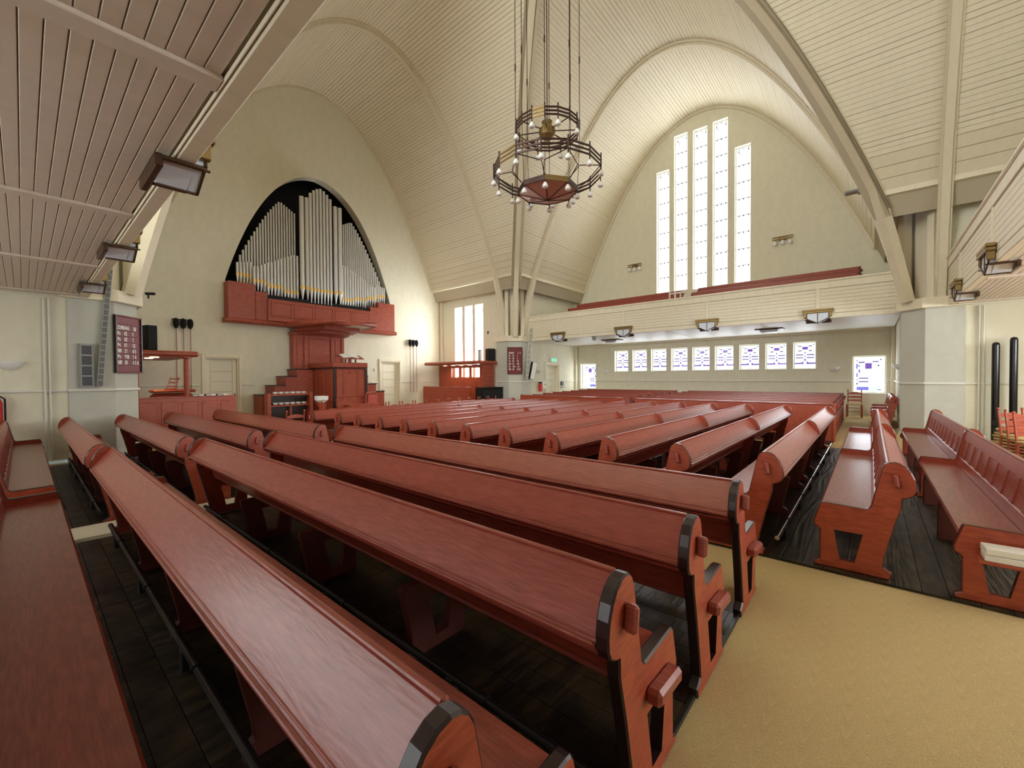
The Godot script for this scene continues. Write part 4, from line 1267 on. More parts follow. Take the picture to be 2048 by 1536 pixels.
func build_stalls() -> void:
	# elders' stall on the left: roof slab on a post, low panelled front, reading desk
	var a := thing("elders_stall", "red elders' stall at left with a flat roof on one round post", "stall", Vector3(1.8, -0.08, -13.5))
	var slab := Mb.new()
	slab.obox(Transform3D(Basis.IDENTITY, Vector3(0.54, 2.33, -1.7)), Vector3(1.42, 0.14, 3.5), 0.05)
	part(a, "roof_slab", slab, M.wood_case)
	var ps := Mb.new(); ps.lathe([[0.06, 0.0], [0.06, 2.2], [0.085, 2.22], [0.085, 2.27]], Vector3(0.98, 0, -0.05), 14)
	part(a, "post", ps, M.wood_case)
	part(a, "front", bev(Vector3(1.02, 0.6, 0), Vector3(2.12, 1.2, 0.06), 0.008), M.wood_end)
	for i in 5: part(a, "panel", bev(Vector3(0.19 + 0.42 * i, 0.62, 0.035), Vector3(0.34, 0.95, 0.02), 0.01), M.wood_end)
	part(a, "ledge", bev(Vector3(1.02, 1.21, -0.06), Vector3(2.16, 0.035, 0.2), 0.01), M.wood)
	part(a, "side_front", bev(Vector3(2.05, 0.6, -1.1), Vector3(0.06, 1.2, 2.1), 0.008), M.wood_end)
	part(a, "back_rail", bev(Vector3(0.0, 1.2, -1.7), Vector3(0.08, 2.3, 3.4), 0.01), M.wood_case)
	for i in 2:
		var z := -0.55 - 0.75 * i
		var l := part(a, "down_light", cached("downlight", func():
			var m := Mb.new(); m.lathe([[0.0, -0.015], [0.085, -0.012], [0.1, 0.0]], Vector3.ZERO, 18); return m), M.lamp_on, Vector3(0.42, 2.25, z))
		var sp := SpotLight3D.new(); sp.name = "down_light_beam"; sp.light_color = Color(1.0, 0.86, 0.6); sp.light_energy = 0.5; sp.spot_angle = 62; sp.spot_range = 30; sp.spot_attenuation = 2; sp.light_size = 0.08; sp.shadow_enabled = true
		sp.rotation.x = -PI / 2; sp.position = Vector3(0, -0.05, 0); l.add_child(sp)
	var org := thing("organ_console", "low red reading bench with a rounded end inside the left stall", "bench", Vector3(2.65, -0.08, -14.5))
	part(org, "body", bev(Vector3(0, 0.65, 0), Vector3(0.9, 1.3, 0.5), 0.08), M.wood_case)
	part(org, "top", bev(Vector3(0, 1.36, 0.05), Vector3(0.94, 0.08, 0.6), 0.035), M.wood_case)
	var ms := thing("music_stand", "small slatted red music stand on the bench of the left stall", "stand", Vector3(2.62, 1.325, -14.42), -0.4)
	for i in 3: part(ms, "slat", bev(Vector3(0.02 + 0.025 * i, 0.08 + 0.1 * i, -0.04 * i), Vector3(0.2, 0.03, 0.015), 0.004), M.wood)
	for sg in [-1.0, 1.0]:
		var up := Mb.new(); up.tube([Vector3(sg * 0.09, 0.005, 0.04), Vector3(0.06 + sg * 0.09, 0.32, -0.1)], 0.012, 6)
		part(ms, "upright", up, M.wood)
	part(ms, "foot", bev(Vector3(0, 0.015, 0.03), Vector3(0.26, 0.03, 0.14), 0.006), M.wood)
	for i in 6:
		var bk := thing("hymn_book", "%s hymn book lying on the front ledge of the left stall, %s" % [["black", "white"][i % 2], ["nearest the post", "second from the post", "third from the post", "third from the door", "second from the door", "nearest the door"][i]], "book", Vector3(2.95 + 0.135 * i, 1.148, -13.56), 0.15 * (i % 3 - 1), "books on the left stall ledge")
		part(bk, "cover", bev(Vector3(0, 0.02, 0), Vector3(0.1, 0.04, 0.13), 0.005), M.velvet if i % 2 == 0 else M.paper)
		part(bk, "pages", bev(Vector3(0.004, 0.02, 0.002), Vector3(0.1, 0.028, 0.128), 0.002), M.paper)
	# elders' stall on the right, along the windows
	var b := thing("elders_stall", "red elders' stall at right with three openings in its back wall", "stall", Vector3(14.3, -0.08, -15.3))
	part(b, "roof_slab", bev(Vector3(-0.47, 2.36, 0.1), Vector3(1.3, 0.15, 3.9), 0.055), M.wood_case)
	# the back, with openings
	var holes := []
	for z in [-10.235, -9.49, -8.76]: holes.append(Rect2(z - 0.29 - 0.0, 1.68, 0.56, 0.47))
	var bw := wall_mesh(Transform3D(Basis(Vector3(0, 0, 1), Vector3.UP, Vector3(-1, 0, 0)), Vector3(0, 0, ZC + 15.3)), -11.5, -7.75, func(_s): return 2.3, holes, 0.06, 1.0)
	part(b, "back", bw, M.wood_case)
	for i in 4: part(b, "back_panel", bev(Vector3(-0.008, 0.95, -1.55 + 0.93 * i), Vector3(0.02, 1.1, 0.85), 0.006), M.wood_case)
	part(b, "end_wall", bev(Vector3(-0.32, 1.15, 1.86), Vector3(0.72, 2.3, 0.07), 0.008), M.wood_case)
	for i in 6: part(b, "end_board", bev(Vector3(-0.32, 1.25 + 0.18 * i, 1.9), Vector3(0.66, 0.165, 0.025), 0.006), M.wood_case)
	part(b, "front", bev(Vector3(-1.2, 0.6, -0.1), Vector3(0.06, 1.22, 3.3), 0.008), M.wood_end)
	for i in 6: part(b, "front_panel", bev(Vector3(-1.235, 0.64, -1.5 + 0.55 * i), Vector3(0.02, 0.95, 0.5), 0.008), M.wood_end)
	part(b, "ledge", bev(Vector3(-1.14, 1.225, -0.1), Vector3(0.2, 0.03, 3.34), 0.01), M.wood)
	for i in 4:
		var l := part(b, "down_light", cached("downlight", func(): return Mb.new()), M.lamp_on, Vector3(-0.35, 2.275, -1.1 + 0.6 * i))
		var sp := SpotLight3D.new(); sp.name = "down_light_beam"; sp.light_color = Color(1.0, 0.86, 0.6); sp.light_energy = 0.3; sp.spot_angle = 62; sp.spot_range = 30; sp.spot_attenuation = 2; sp.light_size = 0.08; sp.shadow_enabled = true
		sp.rotation.x = -PI / 2; sp.position = Vector3(0, -0.05, 0); l.add_child(sp)
	var pn := thing("upright_piano", "black upright piano at the right end of the right hand stall", "piano", Vector3(13.76, -0.08, -13.13))
	part(pn, "case", bev(Vector3(0, 0.6, 0), Vector3(1.34, 1.2, 0.44), 0.012), M.velvet)
	part(pn, "lid", bev(Vector3(0, 1.215, 0.0), Vector3(1.38, 0.035, 0.47), 0.01), M.black)
	part(pn, "back_panel", bev(Vector3(0, 0.6, 0.226), Vector3(1.2, 1.0, 0.02), 0.006), M.black)

	# black loudspeaker boxes on the stall roofs
	for s in [[Vector3(2.08, 2.325, -13.75), 0.25, "left", Vector3(0.22, 0.62, 0.3)], [Vector3(14.35, 2.36, -13.62), -0.35, "right", Vector3(0.36, 0.58, 0.34)]]:
		var q := thing("loudspeaker", "black loudspeaker box standing on the roof of the %s hand stall" % s[2], "loudspeaker", s[0], s[1])
		part(q, "cabinet", bev(Vector3(0, s[3].y / 2, 0), s[3], 0.012), M.velvet)
		part(q, "grille", bev(Vector3(0, s[3].y / 2, s[3].z / 2 + 0.004), Vector3(s[3].x - 0.04, s[3].y - 0.05, 0.014), 0.004), M.black)
	var pf := thing("picture_frame", "small brown framed panel standing beside the right hand loudspeaker", "frame", Vector3(14.1, 2.36, -14.05), -0.3)
	part(pf, "frame", bev(Vector3(0, 0.27, -0.012), Vector3(0.16, 0.54, 0.03), 0.006), M.brass_dark)
	part(pf, "panel", bev(Vector3(0.02, 0.27, 0.006), Vector3(0.12, 0.48, 0.012), 0.003), M.paper)


func build_chancel() -> void:
	# collecting bags on long poles
	for s in [[3.3, 3.52, 1.2, "left of the left hand door"], [12.5, 3.4, 0.88, "right of the right hand door"]]:
		for i in 3:
			var x: float = s[0] + (0.19 if s[0] < 5 else 0.19) * i
			var o := thing("collection_pole", "black velvet collecting bag on a long pole, %s, %s" % [["leftmost", "middle", "rightmost"][i], s[3]], "collection bag", Vector3(x, s[2], -17.34), 0.0, "collecting bags hung on the organ wall")
			var m := Mb.new(); m.tube([Vector3(0, 0, 0), Vector3(0.01, s[1] - s[2] - 0.22, 0)], 0.012, 8)
			part(o, "pole", m, M.wood)
			var b := Mb.new(); b.lathe([[0.01, -0.26], [0.05, -0.22], [0.085, -0.12], [0.085, -0.02], [0.06, 0.06], [0.0, 0.1]], Vector3(0, s[1] - s[2], 0.03), 14)
			part(o, "velvet_bag", b, M.velvet)
		var k := thing("wall_hook", "thin dark hook rail holding the collecting bags %s" % s[3], "hook", Vector3(s[0], s[1] + 0.08, -17.44))
		part(k, "rail", bev(Vector3(0.19, -0.02, 0.01), Vector3(0.56, 0.03, 0.02), 0.004), M.dark_metal)
		for i in 3: part(k, "hook", bev(Vector3(0.19 * i, -0.02, 0.03), Vector3(0.014, 0.05, 0.05), 0.003), M.dark_metal)
	# cup rack
	var r := thing("cup_rack", "red two shelf wooden rack of white cups before the pulpit stairs", "rack", Vector3(6.1, -0.1, -15.5))
	for x in [-0.72, 0.68]: part(r, "side", bev(Vector3(x, 0.6, 0), Vector3(0.12, 1.2, 0.3), 0.012), M.wood_end)
	for y in [0.76, 1.13]: part(r, "shelf", bev(Vector3(0, y, 0), Vector3(1.4, 0.05, 0.26), 0.008), M.wood_end)
	part(r, "back_panel", bev(Vector3(0, 0.6, -0.16), Vector3(1.4, 1.1, 0.02), 0.004), M.wood_edge)
	part(r, "stay", bev(Vector3(0.0, 0.38, 0.05), Vector3(0.06, 0.74, 0.06), 0.008), M.wood_end)
	for k in 2:
		for i in 6:
			var o := thing("cup", "white cup on the %s shelf of the cup rack, %s from the left" % [["lower", "upper"][k], ["first", "second", "third", "fourth", "fifth", "sixth"][i]], "cup", Vector3(5.6 + 0.19 * i, 0.687 + 0.37 * k, -15.47), 0.0, "white cups in the rack")
			part(o, "bowl", cached("cupbowl", func():
				var m := Mb.new(); m.lathe([[0.03, 0.0], [0.05, 0.01], [0.075, 0.05], [0.08, 0.075], [0.07, 0.078], [0.045, 0.03], [0.0, 0.02]], Vector3.ZERO, 14); return m), M.cup)
			part(o, "handle", cached("cuphandle", func():
				var m := Mb.new(); m.tube([Vector3(0.07, 0.06, 0), Vector3(0.105, 0.05, 0), Vector3(0.1, 0.025, 0), Vector3(0.06, 0.02, 0)], 0.007, 6); return m), M.cup)
	# font
	var f := thing("baptismal_font", "white basin on a carved red stand before the pulpit", "font", Vector3(6.74, -0.1, -14.5))
	var bs := Mb.new(); bs.lathe([[0.12, 0.86], [0.17, 0.9], [0.225, 0.95], [0.23, 1.08], [0.2, 1.08], [0.17, 0.97], [0.0, 0.95]], Vector3.ZERO, 20)
	part(f, "basin", bs, M.cup)
	var fs := Mb.new(); fs.lathe([[0.18, 0.0], [0.18, 0.06], [0.1, 0.12], [0.085, 0.6], [0.11, 0.75], [0.12, 0.86]], Vector3.ZERO, 12)
	part(f, "stand", fs, M.wood_end)
	for i in 4:
		var a := TAU * i / 4 + 0.4
		var m := Mb.new(); m.tube([Vector3(cos(a) * 0.09, 0.7, sin(a) * 0.09), Vector3(cos(a) * 0.16, 0.84, sin(a) * 0.16), Vector3(cos(a) * 0.19, 0.93, sin(a) * 0.19)], 0.012, 6)
		part(f, "scroll_bracket", m, M.wood_end)
	# communion table and armchair
	var t := thing("communion_table", "plain red communion table before the pulpit front", "table", Vector3(7.85, -0.1, -13.8))
	part(t, "top", bev(Vector3(0, 0.76, 0), Vector3(1.15, 0.05, 0.55), 0.012), M.wood_end)
	part(t, "apron", bev(Vector3(0, 0.64, 0.26), Vector3(1.05, 0.2, 0.03), 0.006), M.wood_end)
	for x in [-0.5, 0.5]:
		for z in [-0.24, 0.24]: part(t, "leg", bev(Vector3(x, 0.37, z), Vector3(0.08, 0.74, 0.08), 0.01), M.wood_end)
	var ch := thing("armchair", "red upholstered armchair with a wooden frame beside the pulpit", "armchair", Vector3(8.82, -0.1, -14.42), 0.2)
	part(ch, "seat", bev(Vector3(0, 0.45, 0), Vector3(0.52, 0.1, 0.5), 0.03), M.upholstery)
	part(ch, "back_cushion", bev(Vector3(0, 0.78, -0.2), Vector3(0.44, 0.5, 0.07), 0.025), M.upholstery)
	for sg in [-1.0, 1.0]:
		var m := Mb.new(); m.tube([Vector3(sg * 0.27, 0, -0.24), Vector3(sg * 0.27, 0.55, -0.23), Vector3(sg * 0.26, 1.05, -0.27), Vector3(sg * 0.2, 1.14, -0.27)], 0.028, 8)
		part(ch, "back_post", m, M.wood_end)
		var l := Mb.new(); l.tube([Vector3(sg * 0.27, 0, 0.23), Vector3(sg * 0.27, 0.66, 0.23), Vector3(sg * 0.27, 0.68, -0.22)], 0.024, 8)
		part(ch, "arm", l, M.wood_end)
	part(ch, "crest_rail", bev(Vector3(0, 1.14, -0.27), Vector3(0.5, 0.05, 0.04), 0.012), M.wood_end)

# a ladder back chair with a rush seat, facing -z
func make_chair() -> Node3D:
	var o := thing("rush_chair", "chair", "chair")
	for sg in [-1.0, 1.0]:
		part(o, "back_post", cached("chpost", func():
			var m := Mb.new()
			m.tube([Vector3(0, 0, 0.17), Vector3(0, 0.45, 0.17), Vector3(0, 0.92, 0.235)], 0.017, 8)
			m.lathe([[0.008, 0.0], [0.012, 0.012], [0.024, 0.03], [0.02, 0.05], [0.0, 0.058]], Vector3(0, 0.915, 0.235), 10)
			return m), M.wood_end, Vector3(0.185 * sg, 0, 0))
		part(o, "front_leg", cached("chleg", func():
			var m := Mb.new(); m.tube([Vector3(0, 0, -0.19), Vector3(0, 0.47, -0.19)], 0.018, 8); return m), M.wood_end, Vector3(0.21 * sg, 0, 0))
		for y in [0.16, 0.3]:
			part(o, "side_rung", cached("chrung", func():
				var m := Mb.new(); m.tube([Vector3(0, 0, -0.19), Vector3(0, 0, 0.17)], 0.01, 6); return m), M.wood_end, Vector3(0.197 * sg, y, 0))
	for y in [0.2, 0.33]:
		part(o, "rung", cached("chrung2", func():
			var m := Mb.new(); m.tube([Vector3(-0.21, 0, -0.19), Vector3(0.21, 0, -0.19)], 0.01, 6); return m), M.wood_end, Vector3(0, y, 0))
	part(o, "rush_seat", cached("chseat", func():
		var m := Mb.new(); m.prism([Vector2(-0.225, -0.215), Vector2(0.225, -0.215), Vector2(0.2, 0.19), Vector2(-0.2, 0.19)], Transform3D(Basis(Vector3(1, 0, 0), Vector3(0, 0, 1), Vector3(0, -1, 0)), Vector3(0, 0.475, 0)), 0.035, [], null, 0.01)
		return m), M.rush)
	for i in 3:
		var y := 0.58 + 0.12 * i
		var z := 0.187 + 0.0166 * i
		part(o, "ladder_slat", cached("chslat%d" % i, func():
			var pts := [Vector2(-0.18, -0.028), Vector2(0.18, -0.028), Vector2(0.18, 0.02)]
			for k in range(6, -1, -1): pts.append(Vector2(-0.16 + 0.32 * k / 6.0, 0.022 + (0.035 if i == 2 else 0.012) * sin(PI * k / 6.0)))
			pts.append(Vector2(-0.18, 0.02))
			var m := Mb.new(); m.prism(pts, Transform3D(Basis.IDENTITY, Vector3(0, y, z - 0.006)), 0.014, [], null, 0.003); return m), M.wood_end)
	return o

func build_chairs() -> void:
	var c := make_chair()
	var words := ["leftmost", "second from the left", "third from the left", "fourth from the left", "fifth from the left", "sixth from the left", "seventh from the left", "seventh from the right", "sixth from the right", "fifth from the right", "fourth from the right", "third from the right", "second from the right", "rightmost"]
	for i in 14:
		var o := c if i == 0 else copy(c)
		o.position = Vector3(5.22 + 0.466 * i, -0.06, -10.85)
		o.set_meta("label", "ladder back chair in the row before the front pew, %s" % words[i])
		o.set_meta("group", "chairs in front of the centre block")
	copy(c, "red ladder back chair standing alone at the left end of the front pew", Vector3(3.86, -0.06, -9.75), 0.0).set_meta("group", "")
	copy(c, "red ladder back chair with a pale rush seat under the far right stained glass window", Vector3(19.0, 0.125, -0.42), PI / 2).set_meta("group", "")
	for i in 3:
		var w: String = ["leftmost", "middle", "rightmost"][i]
		copy(c, "red rush seated chair beside the stack of tan boards at the right edge, %s" % w, Vector3(11.9 - 0.56 * i, 0.0, 2.12), PI / 2 + 0.5).set_meta("group", "chairs at the right edge")
	# bench against the wall behind the right hand pillar
	var b := make_pew("pew", [0.0, 1.5, 3.0], {"pegs": false, "panels": false})
	place_pew(b, Vector3(15.75, 0.09, 0.05), 0.0, "dark red bench against the wall behind the right hand pillar, its seat shining", "")
	# stack of tan boards
	var st := thing("board_stack", "low stack of tan boards on the floor behind the right hand bench", "boards", Vector3(12.5, 0, 2.35), 0.53)
	for i in 7:
		part(st, "board", bev(Vector3(0.02 * (i % 3) - 0.25, 0.05 + 0.062 * i, 0.02 * ((i * 2) % 3)), Vector3(1.7 - 0.05 * i, 0.04, 0.5), 0.006), M.yellow)
	for x in [-0.7, 0.3]: part(st, "bearer", bev(Vector3(x, 0.0155, 0), Vector3(0.08, 0.03, 0.5), 0.004), M.wood_edge)
	part(st, "cushion", bev(Vector3(-0.2, 0.49, 0.0), Vector3(1.35, 0.06, 0.46), 0.025), M.rush)
	# white books on a bracket at the near bench end
	var sh := thing("book_bracket", "small red book shelf on the near end of the right edge bench", "shelf", Vector3(4.24, 0.36, 0.70))
	part(sh, "shelf", bev(Vector3(-0.07, 0, 0), Vector3(0.16, 0.02, 0.3), 0.004), M.wood_end)
	for i in 2:
		var bk := thing("hymnal", "white hymnal on the bracket of the right edge bench, %s of the two" % ["lower", "upper"][i], "book", Vector3(4.17, 0.371 + 0.045 * i, 0.70), 0.06 * i, "white hymnals")
		part(bk, "cover", bev(Vector3(0, 0.021, 0), Vector3(0.14, 0.042, 0.24), 0.004), M.letter)
		part(bk, "pages", bev(Vector3(0.004, 0.021, 0), Vector3(0.138, 0.03, 0.236), 0.002), M.paper)

# ---------------------------------------------------------------- lamps, boards, loudspeakers and small things on the walls
func build_chandelier() -> void:
	var o := thing("chandelier", "large brass ring chandelier of two tiers with small glass cups over the crossing", "chandelier", Vector3(XC, 0, ZC))
	var f := Vector2(0.759, -0.651); var r := Vector2(0.651, 0.759)
	var spot := func(R: float, deg: float, y: float) -> Vector3:          # 0 degrees points away from the aisle corner
		var a := deg_to_rad(deg)
		var d := f * cos(a) + r * sin(a)
		return Vector3(d.x * R, y, d.y * R)
	var ring := func(nm: String, R: float, n: int, off: float, ys: Array, h: float) -> void:
		for i in n:
			var p: Vector3 = spot.call(R, off + 360.0 * i / n, 0.0); var q: Vector3 = spot.call(R, off + 360.0 * (i + 1) / n, 0.0)
			var dir := (q - p).normalized()
			var m := Mb.new()
			for y in ys: m.obox(Transform3D(Basis(dir, Vector3.UP, dir.cross(Vector3.UP)), (p + q) / 2 + Vector3.UP * y), Vector3((q - p).length(), h, 0.02), 0.004)
			part(o, nm, m, M.brass if i % 5 == 3 else M.bronze)
			var v := Mb.new()
			v.tube([p + Vector3.UP * (ys[0] - 0.05), p + Vector3.UP * (ys[-1] + 0.09)], 0.016, 8)
			part(o, "ring_post", v, M.bronze)
	ring.call("upper_rail", 0.75, 16, 9.0, [7.31, 7.39, 7.47], 0.042)
	ring.call("lower_rail", 1.26, 14, 10.8, [6.32, 6.41, 6.5], 0.042)
	var cup := func(p: Vector3) -> void:
		var st := Mb.new(); st.tube([p, p - Vector3.UP * 0.1], [0.011, 0.02], 8)
		var c := part(o, "glass_cup", cached("glasscup", func():
			var m := Mb.new(); m.lathe([[0.0, -0.19], [0.05, -0.185], [0.068, -0.165], [0.06, -0.12], [0.035, -0.08], [0.02, -0.06]], Vector3.ZERO, 12); return m), M.cup, p)
		part(c, "stem", st, M.bronze, -p)
	for i in 14: cup.call(spot.call(1.26, 10.8 + 360.0 * i / 14, 6.27))
	for i in 8: cup.call(spot.call(0.75, 9.0 + 45.0 * i + 22.5, 7.26))
	for i in 8: cup.call(spot.call(0.69, 9.0 + 45.0 * i, 5.93))
	for i in 8:                                                       # rods from the crown
		var m := Mb.new()
		m.tube([spot.call(0.75, 9.0 + 45.0 * i, 7.3), spot.call(0.75, 9.0 + 45.0 * i, 13.2)], 0.009, 6)
		part(o, "hanging_rod", m, M.bronze)
		var k := Mb.new(); k.tube([spot.call(0.75, 9.0 + 45.0 * i, 8.85), spot.call(0.75, 9.0 + 45.0 * i, 9.0)], 0.018, 6)
		part(o, "rod_joint", k, M.bronze)
		var l := Mb.new(); l.tube([spot.call(0.7, 9.0 + 45.0 * i, 5.98), spot.call(0.75, 9.0 + 45.0 * i, 7.3)], 0.007, 6)
		part(o, "lower_rod", l, M.bronze)
		var s := Mb.new(); s.tube([spot.call(0.16, 9.0 + 45.0 * i, 7.36), spot.call(0.75, 9.0 + 45.0 * i, 7.33)], 0.012, 6)
		part(o, "spoke", s, M.bronze)
	for i in 7:                                                       # braces between lower ring and bowl
		var a := 10.8 + 360.0 * (2 * i) / 14
		for e in [-24.0, 24.0]:
			var m := Mb.new(); m.tube([spot.call(1.25, a, 6.32), spot.call(0.95, a + e, 6.22), spot.call(0.7, a + e * 1.1, 6.03)], 0.011, 6)
			part(o, "brace", m, M.bronze)
	var hub := Mb.new(); hub.lathe([[0.0, 7.16], [0.1, 7.18], [0.17, 7.25], [0.2, 7.34], [0.18, 7.42], [0.12, 7.48], [0.1, 7.52], [0.13, 7.58], [0.0, 7.6]], Vector3.ZERO, 20)
	part(o, "urn_hub", hub, M.brass)
	var bar := Mb.new(); bar.tube([Vector3(0, 7.55, 0), Vector3(0, 13.3, 0)], 0.012, 8)
	part(o, "centre_rod", bar, M.bronze)
	var rose := Mb.new(); rose.lathe([[0.0, 13.05], [0.7, 13.1], [0.85, 13.18], [0.85, 13.24], [0.0, 13.26]], Vector3.ZERO, 24)
	part(o, "ceiling_rose", rose, M.bronze)
	for i in 8:                                                       # shallow eight sided bowl
		var p: Vector3 = spot.call(0.7, 9.0 + 45.0 * i, 5.94); var q: Vector3 = spot.call(0.7, 54.0 + 45.0 * i, 5.94)
		var m := Mb.new()
		m.tri(p, q, Vector3(0, 5.75, 0)); m.tri(q, p, Vector3(0, 5.77, 0))
		var pl := part(o, "bowl_panel", m, M.copper)
		var rib := Mb.new(); rib.tube([p, Vector3(0, 5.745, 0)], 0.011, 6)
		part(pl, "bowl_rib", rib, M.bronze)
		var dir := (q - p).normalized()
		var e := Mb.new(); e.obox(Transform3D(Basis(dir, Vector3.UP, dir.cross(Vector3.UP)), (p + q) / 2 + Vector3.UP * 0.04), Vector3((q - p).length() + 0.02, 0.12, 0.02), 0.006)
		part(o, "bowl_rim", e, M.brass if i % 3 == 0 else M.bronze)

# a brass lantern wrapped round the lower edge of a gallery front; own frame as an arm's, edge at y = 0, z = 0
func make_lantern() -> Node3D:
	var o := thing("gallery_lantern", "lantern", "lantern")
	var outl := [Vector2(-0.26, 0.02), Vector2(0.0, -0.12), Vector2(0.26, 0.02), Vector2(0.26, 0.17), Vector2(-0.26, 0.17)]
	var fr := Mb.new(); fr.prism(outl, Transform3D(Basis.IDENTITY, Vector3(0, 0, 0.004)), 0.06)
	part(o, "front_glass", fr, M.frost)
	var un := Mb.new()
	un.prism([Vector2(-0.24, -0.01), Vector2(0.0, -0.12), Vector2(0.24, -0.01)], Transform3D(Basis.IDENTITY, Vector3(0, 0, -0.2)), 0.2)
	part(o, "under_glass", un, M.frost)
	var bars := Mb.new()
	var edge := [Vector3(-0.265, 0.17, 0.07), Vector3(-0.265, 0.015, 0.07), Vector3(0, -0.125, 0.07), Vector3(0.265, 0.015, 0.07), Vector3(0.265, 0.17, 0.07)]
	for i in 4: bars.tube([edge[i], edge[i + 1]], 0.012, 6)
	bars.tube([edge[2], Vector3(0, 0.17, 0.07)], 0.01, 6)
	bars.tube([edge[2], Vector3(0, -0.125, -0.2)], 0.012, 6)
	for s in [-1.0, 1.0]: bars.tube([Vector3(s * 0.255, -0.01, 0.1), Vector3(s * 0.255, -0.012, -0.2)], 0.011, 6)
	part(o, "bars", bars, M.brass_dark)
	var band := Mb.new()
	for y in [0.2, 0.262]:
		band.obox(Transform3D(Basis.IDENTITY, Vector3(0, y, 0.06)), Vector3(0.74, 0.05, 0.11), 0.008)
	band.obox(Transform3D(Basis.IDENTITY, Vector3(0, 0.23, 0.05)), Vector3(0.56, 0.11, 0.09), 0.006)
	part(o, "brass_band", band, M.brass)
	for s in [-1.0, 1.0]: part(o, "band_end", bev(Vector3(s * 0.3, 0.15, 0.05), Vector3(0.06, 0.2, 0.09), 0.008), M.brass)
	part(o, "soffit_bracket", bev(Vector3(0, -0.05, -0.225), Vector3(0.62, 0.1, 0.05), 0.008), M.brass_dark)
	for s in [-1.0, 1.0]: part(o, "side_bar", bev(Vector3(s * 0.29, -0.02, -0.08), Vector3(0.04, 0.03, 0.28), 0.006), M.brass_dark)
	return o

func build_lamps() -> void:
	var l0 := make_lantern()
	var first := true
	var sets := [
		["e", [-4.6, -1.53, 1.54, 4.61], ["leftmost", "second from the left", "third from the left", "rightmost"], "brass lantern on the far gallery's front edge, %s of four"],
		["w", [-1.53, 1.54, 4.65], ["nearest and largest", "middle", "furthest, by the left pillar"], "brass lantern under the near left gallery's edge, %s"],
		["s", [-1.6, -4.62], ["nearest, cut by the right edge", "further one by the right pillar"], "brass lantern on the right hand gallery's edge, %s"]]
	for s in sets:
		for i in s[1].size():
			var a: float = s[1][i]
			var o := l0 if first else copy(l0)
			first = false
			# the arm frames run to the viewer's right when looking outwards
			o.position = in_arm(s[0], Vector3(a if s[0] != "w" else a, 3.26, -GD)); o.rotation.y = arm_turn(s[0])
			o.set_meta("label", s[3] % s[2][i]); o.set_meta("group", "gallery lanterns")
	for i in 2:
		var o := thing("ceiling_lamp", "flat brass framed lamp under the far gallery ceiling, %s of two" % ["left", "right"][i], "ceiling lamp", in_arm("e", Vector3([-3.1, 3.05][i], 3.268, -9.3)), arm_turn("e"), "lamps under the far gallery")
		part(o, "frame", bev(Vector3(0, -0.02, 0), Vector3(0.86, 0.04, 0.5), 0.01), M.brass_dark)
		var m := Mb.new(); m.prism([Vector2(-0.3, 0.0), Vector2(-0.24, -0.09), Vector2(0.24, -0.09), Vector2(0.3, 0.0)], Transform3D(Basis.IDENTITY, Vector3(0, -0.035, -0.17)), 0.34, [], null, 0.01)
		part(o, "glass", m, M.frost)
	var cam := thing("ceiling_camera", "small grey dome camera under the far gallery ceiling at the left", "camera", in_arm("e", Vector3(-3.0, 3.268, -7.5)), arm_turn("e"))
	var cm := Mb.new(); cm.lathe([[0.0, -0.17], [0.07, -0.14], [0.085, -0.09], [0.085, 0.0]], Vector3.ZERO, 14)
	part(cam, "dome", cm, M.speaker)
	# half bowl wall lights
	var bowl := func() -> Mb:
		var m := Mb.new()
		m.lathe([[0.0, -0.17], [0.07, -0.16], [0.13, -0.11], [0.165, -0.05], [0.18, 0.0], [0.165, 0.0], [0.12, -0.09], [0.0, -0.14]], Vector3.ZERO, 16, PI, TAU)
		return m
	var cons := [
		["e", Vector3(-4.69, 1.91, -DE), 0.0, "under the far gallery, between the left windows"], ["e", Vector3(4.79, 1.91, -DE), 0.0, "under the far gallery, right of the nine windows"],
		["e", Vector3(-6.46, 1.93, -8.17), PI / 2, "beside the far exit door"], ["w", Vector3(6.46, 1.95, -8.25), -PI / 2, "on the left wall at the picture's edge"], ["e", Vector3(6.46, 1.92, -8.6), -PI / 2, "beside the right hand pillar, seen from its side"]]
	for c in cons:
		var o := thing("wall_light", "white half bowl wall light %s" % c[3], "wall light", in_arm(c[0], c[1]), arm_turn(c[0]) + c[2], "half bowl wall lights")
		part(o, "bowl", cached("halfbowl", bowl), M.cup)
		part(o, "mount", bev(Vector3(0, -0.05, 0.03), Vector3(0.1, 0.08, 0.06), 0.006), M.white)
	# brass wall lamps above the gallery
	for i in 2:
		var o := thing("wall_lamp", "brass bar lamp with three white shades on the end wall, %s of the tall windows" % ["left", "right"][i], "wall lamp", in_arm("e", Vector3([-3.05, 3.12][i], 7.02, -DE)), arm_turn("e"), "brass lamps above the far gallery")
		part(o, "back_plate", bev(Vector3(0, 0.02, 0.02), Vector3(0.3, 0.14, 0.04), 0.01), M.brass)
		for y in [0.0, 0.09]: part(o, "bar", bev(Vector3(0, y, 0.09), Vector3(0.72, 0.035, 0.04), 0.008), M.brass)
		for k in 3:
			var s := part(o, "shade", cached("shade", func():
				var m := Mb.new(); m.lathe([[0.0, -0.21], [0.07, -0.2], [0.08, -0.16], [0.06, -0.08], [0.03, -0.04]], Vector3.ZERO, 12); return m), M.cup, Vector3(-0.25 + 0.25 * k, -0.02, 0.1))
			var st := Mb.new(); st.tube([Vector3(0, -0.05, 0), Vector3(0, 0.02, 0)], 0.022, 8)
			part(s, "holder", st, M.brass)

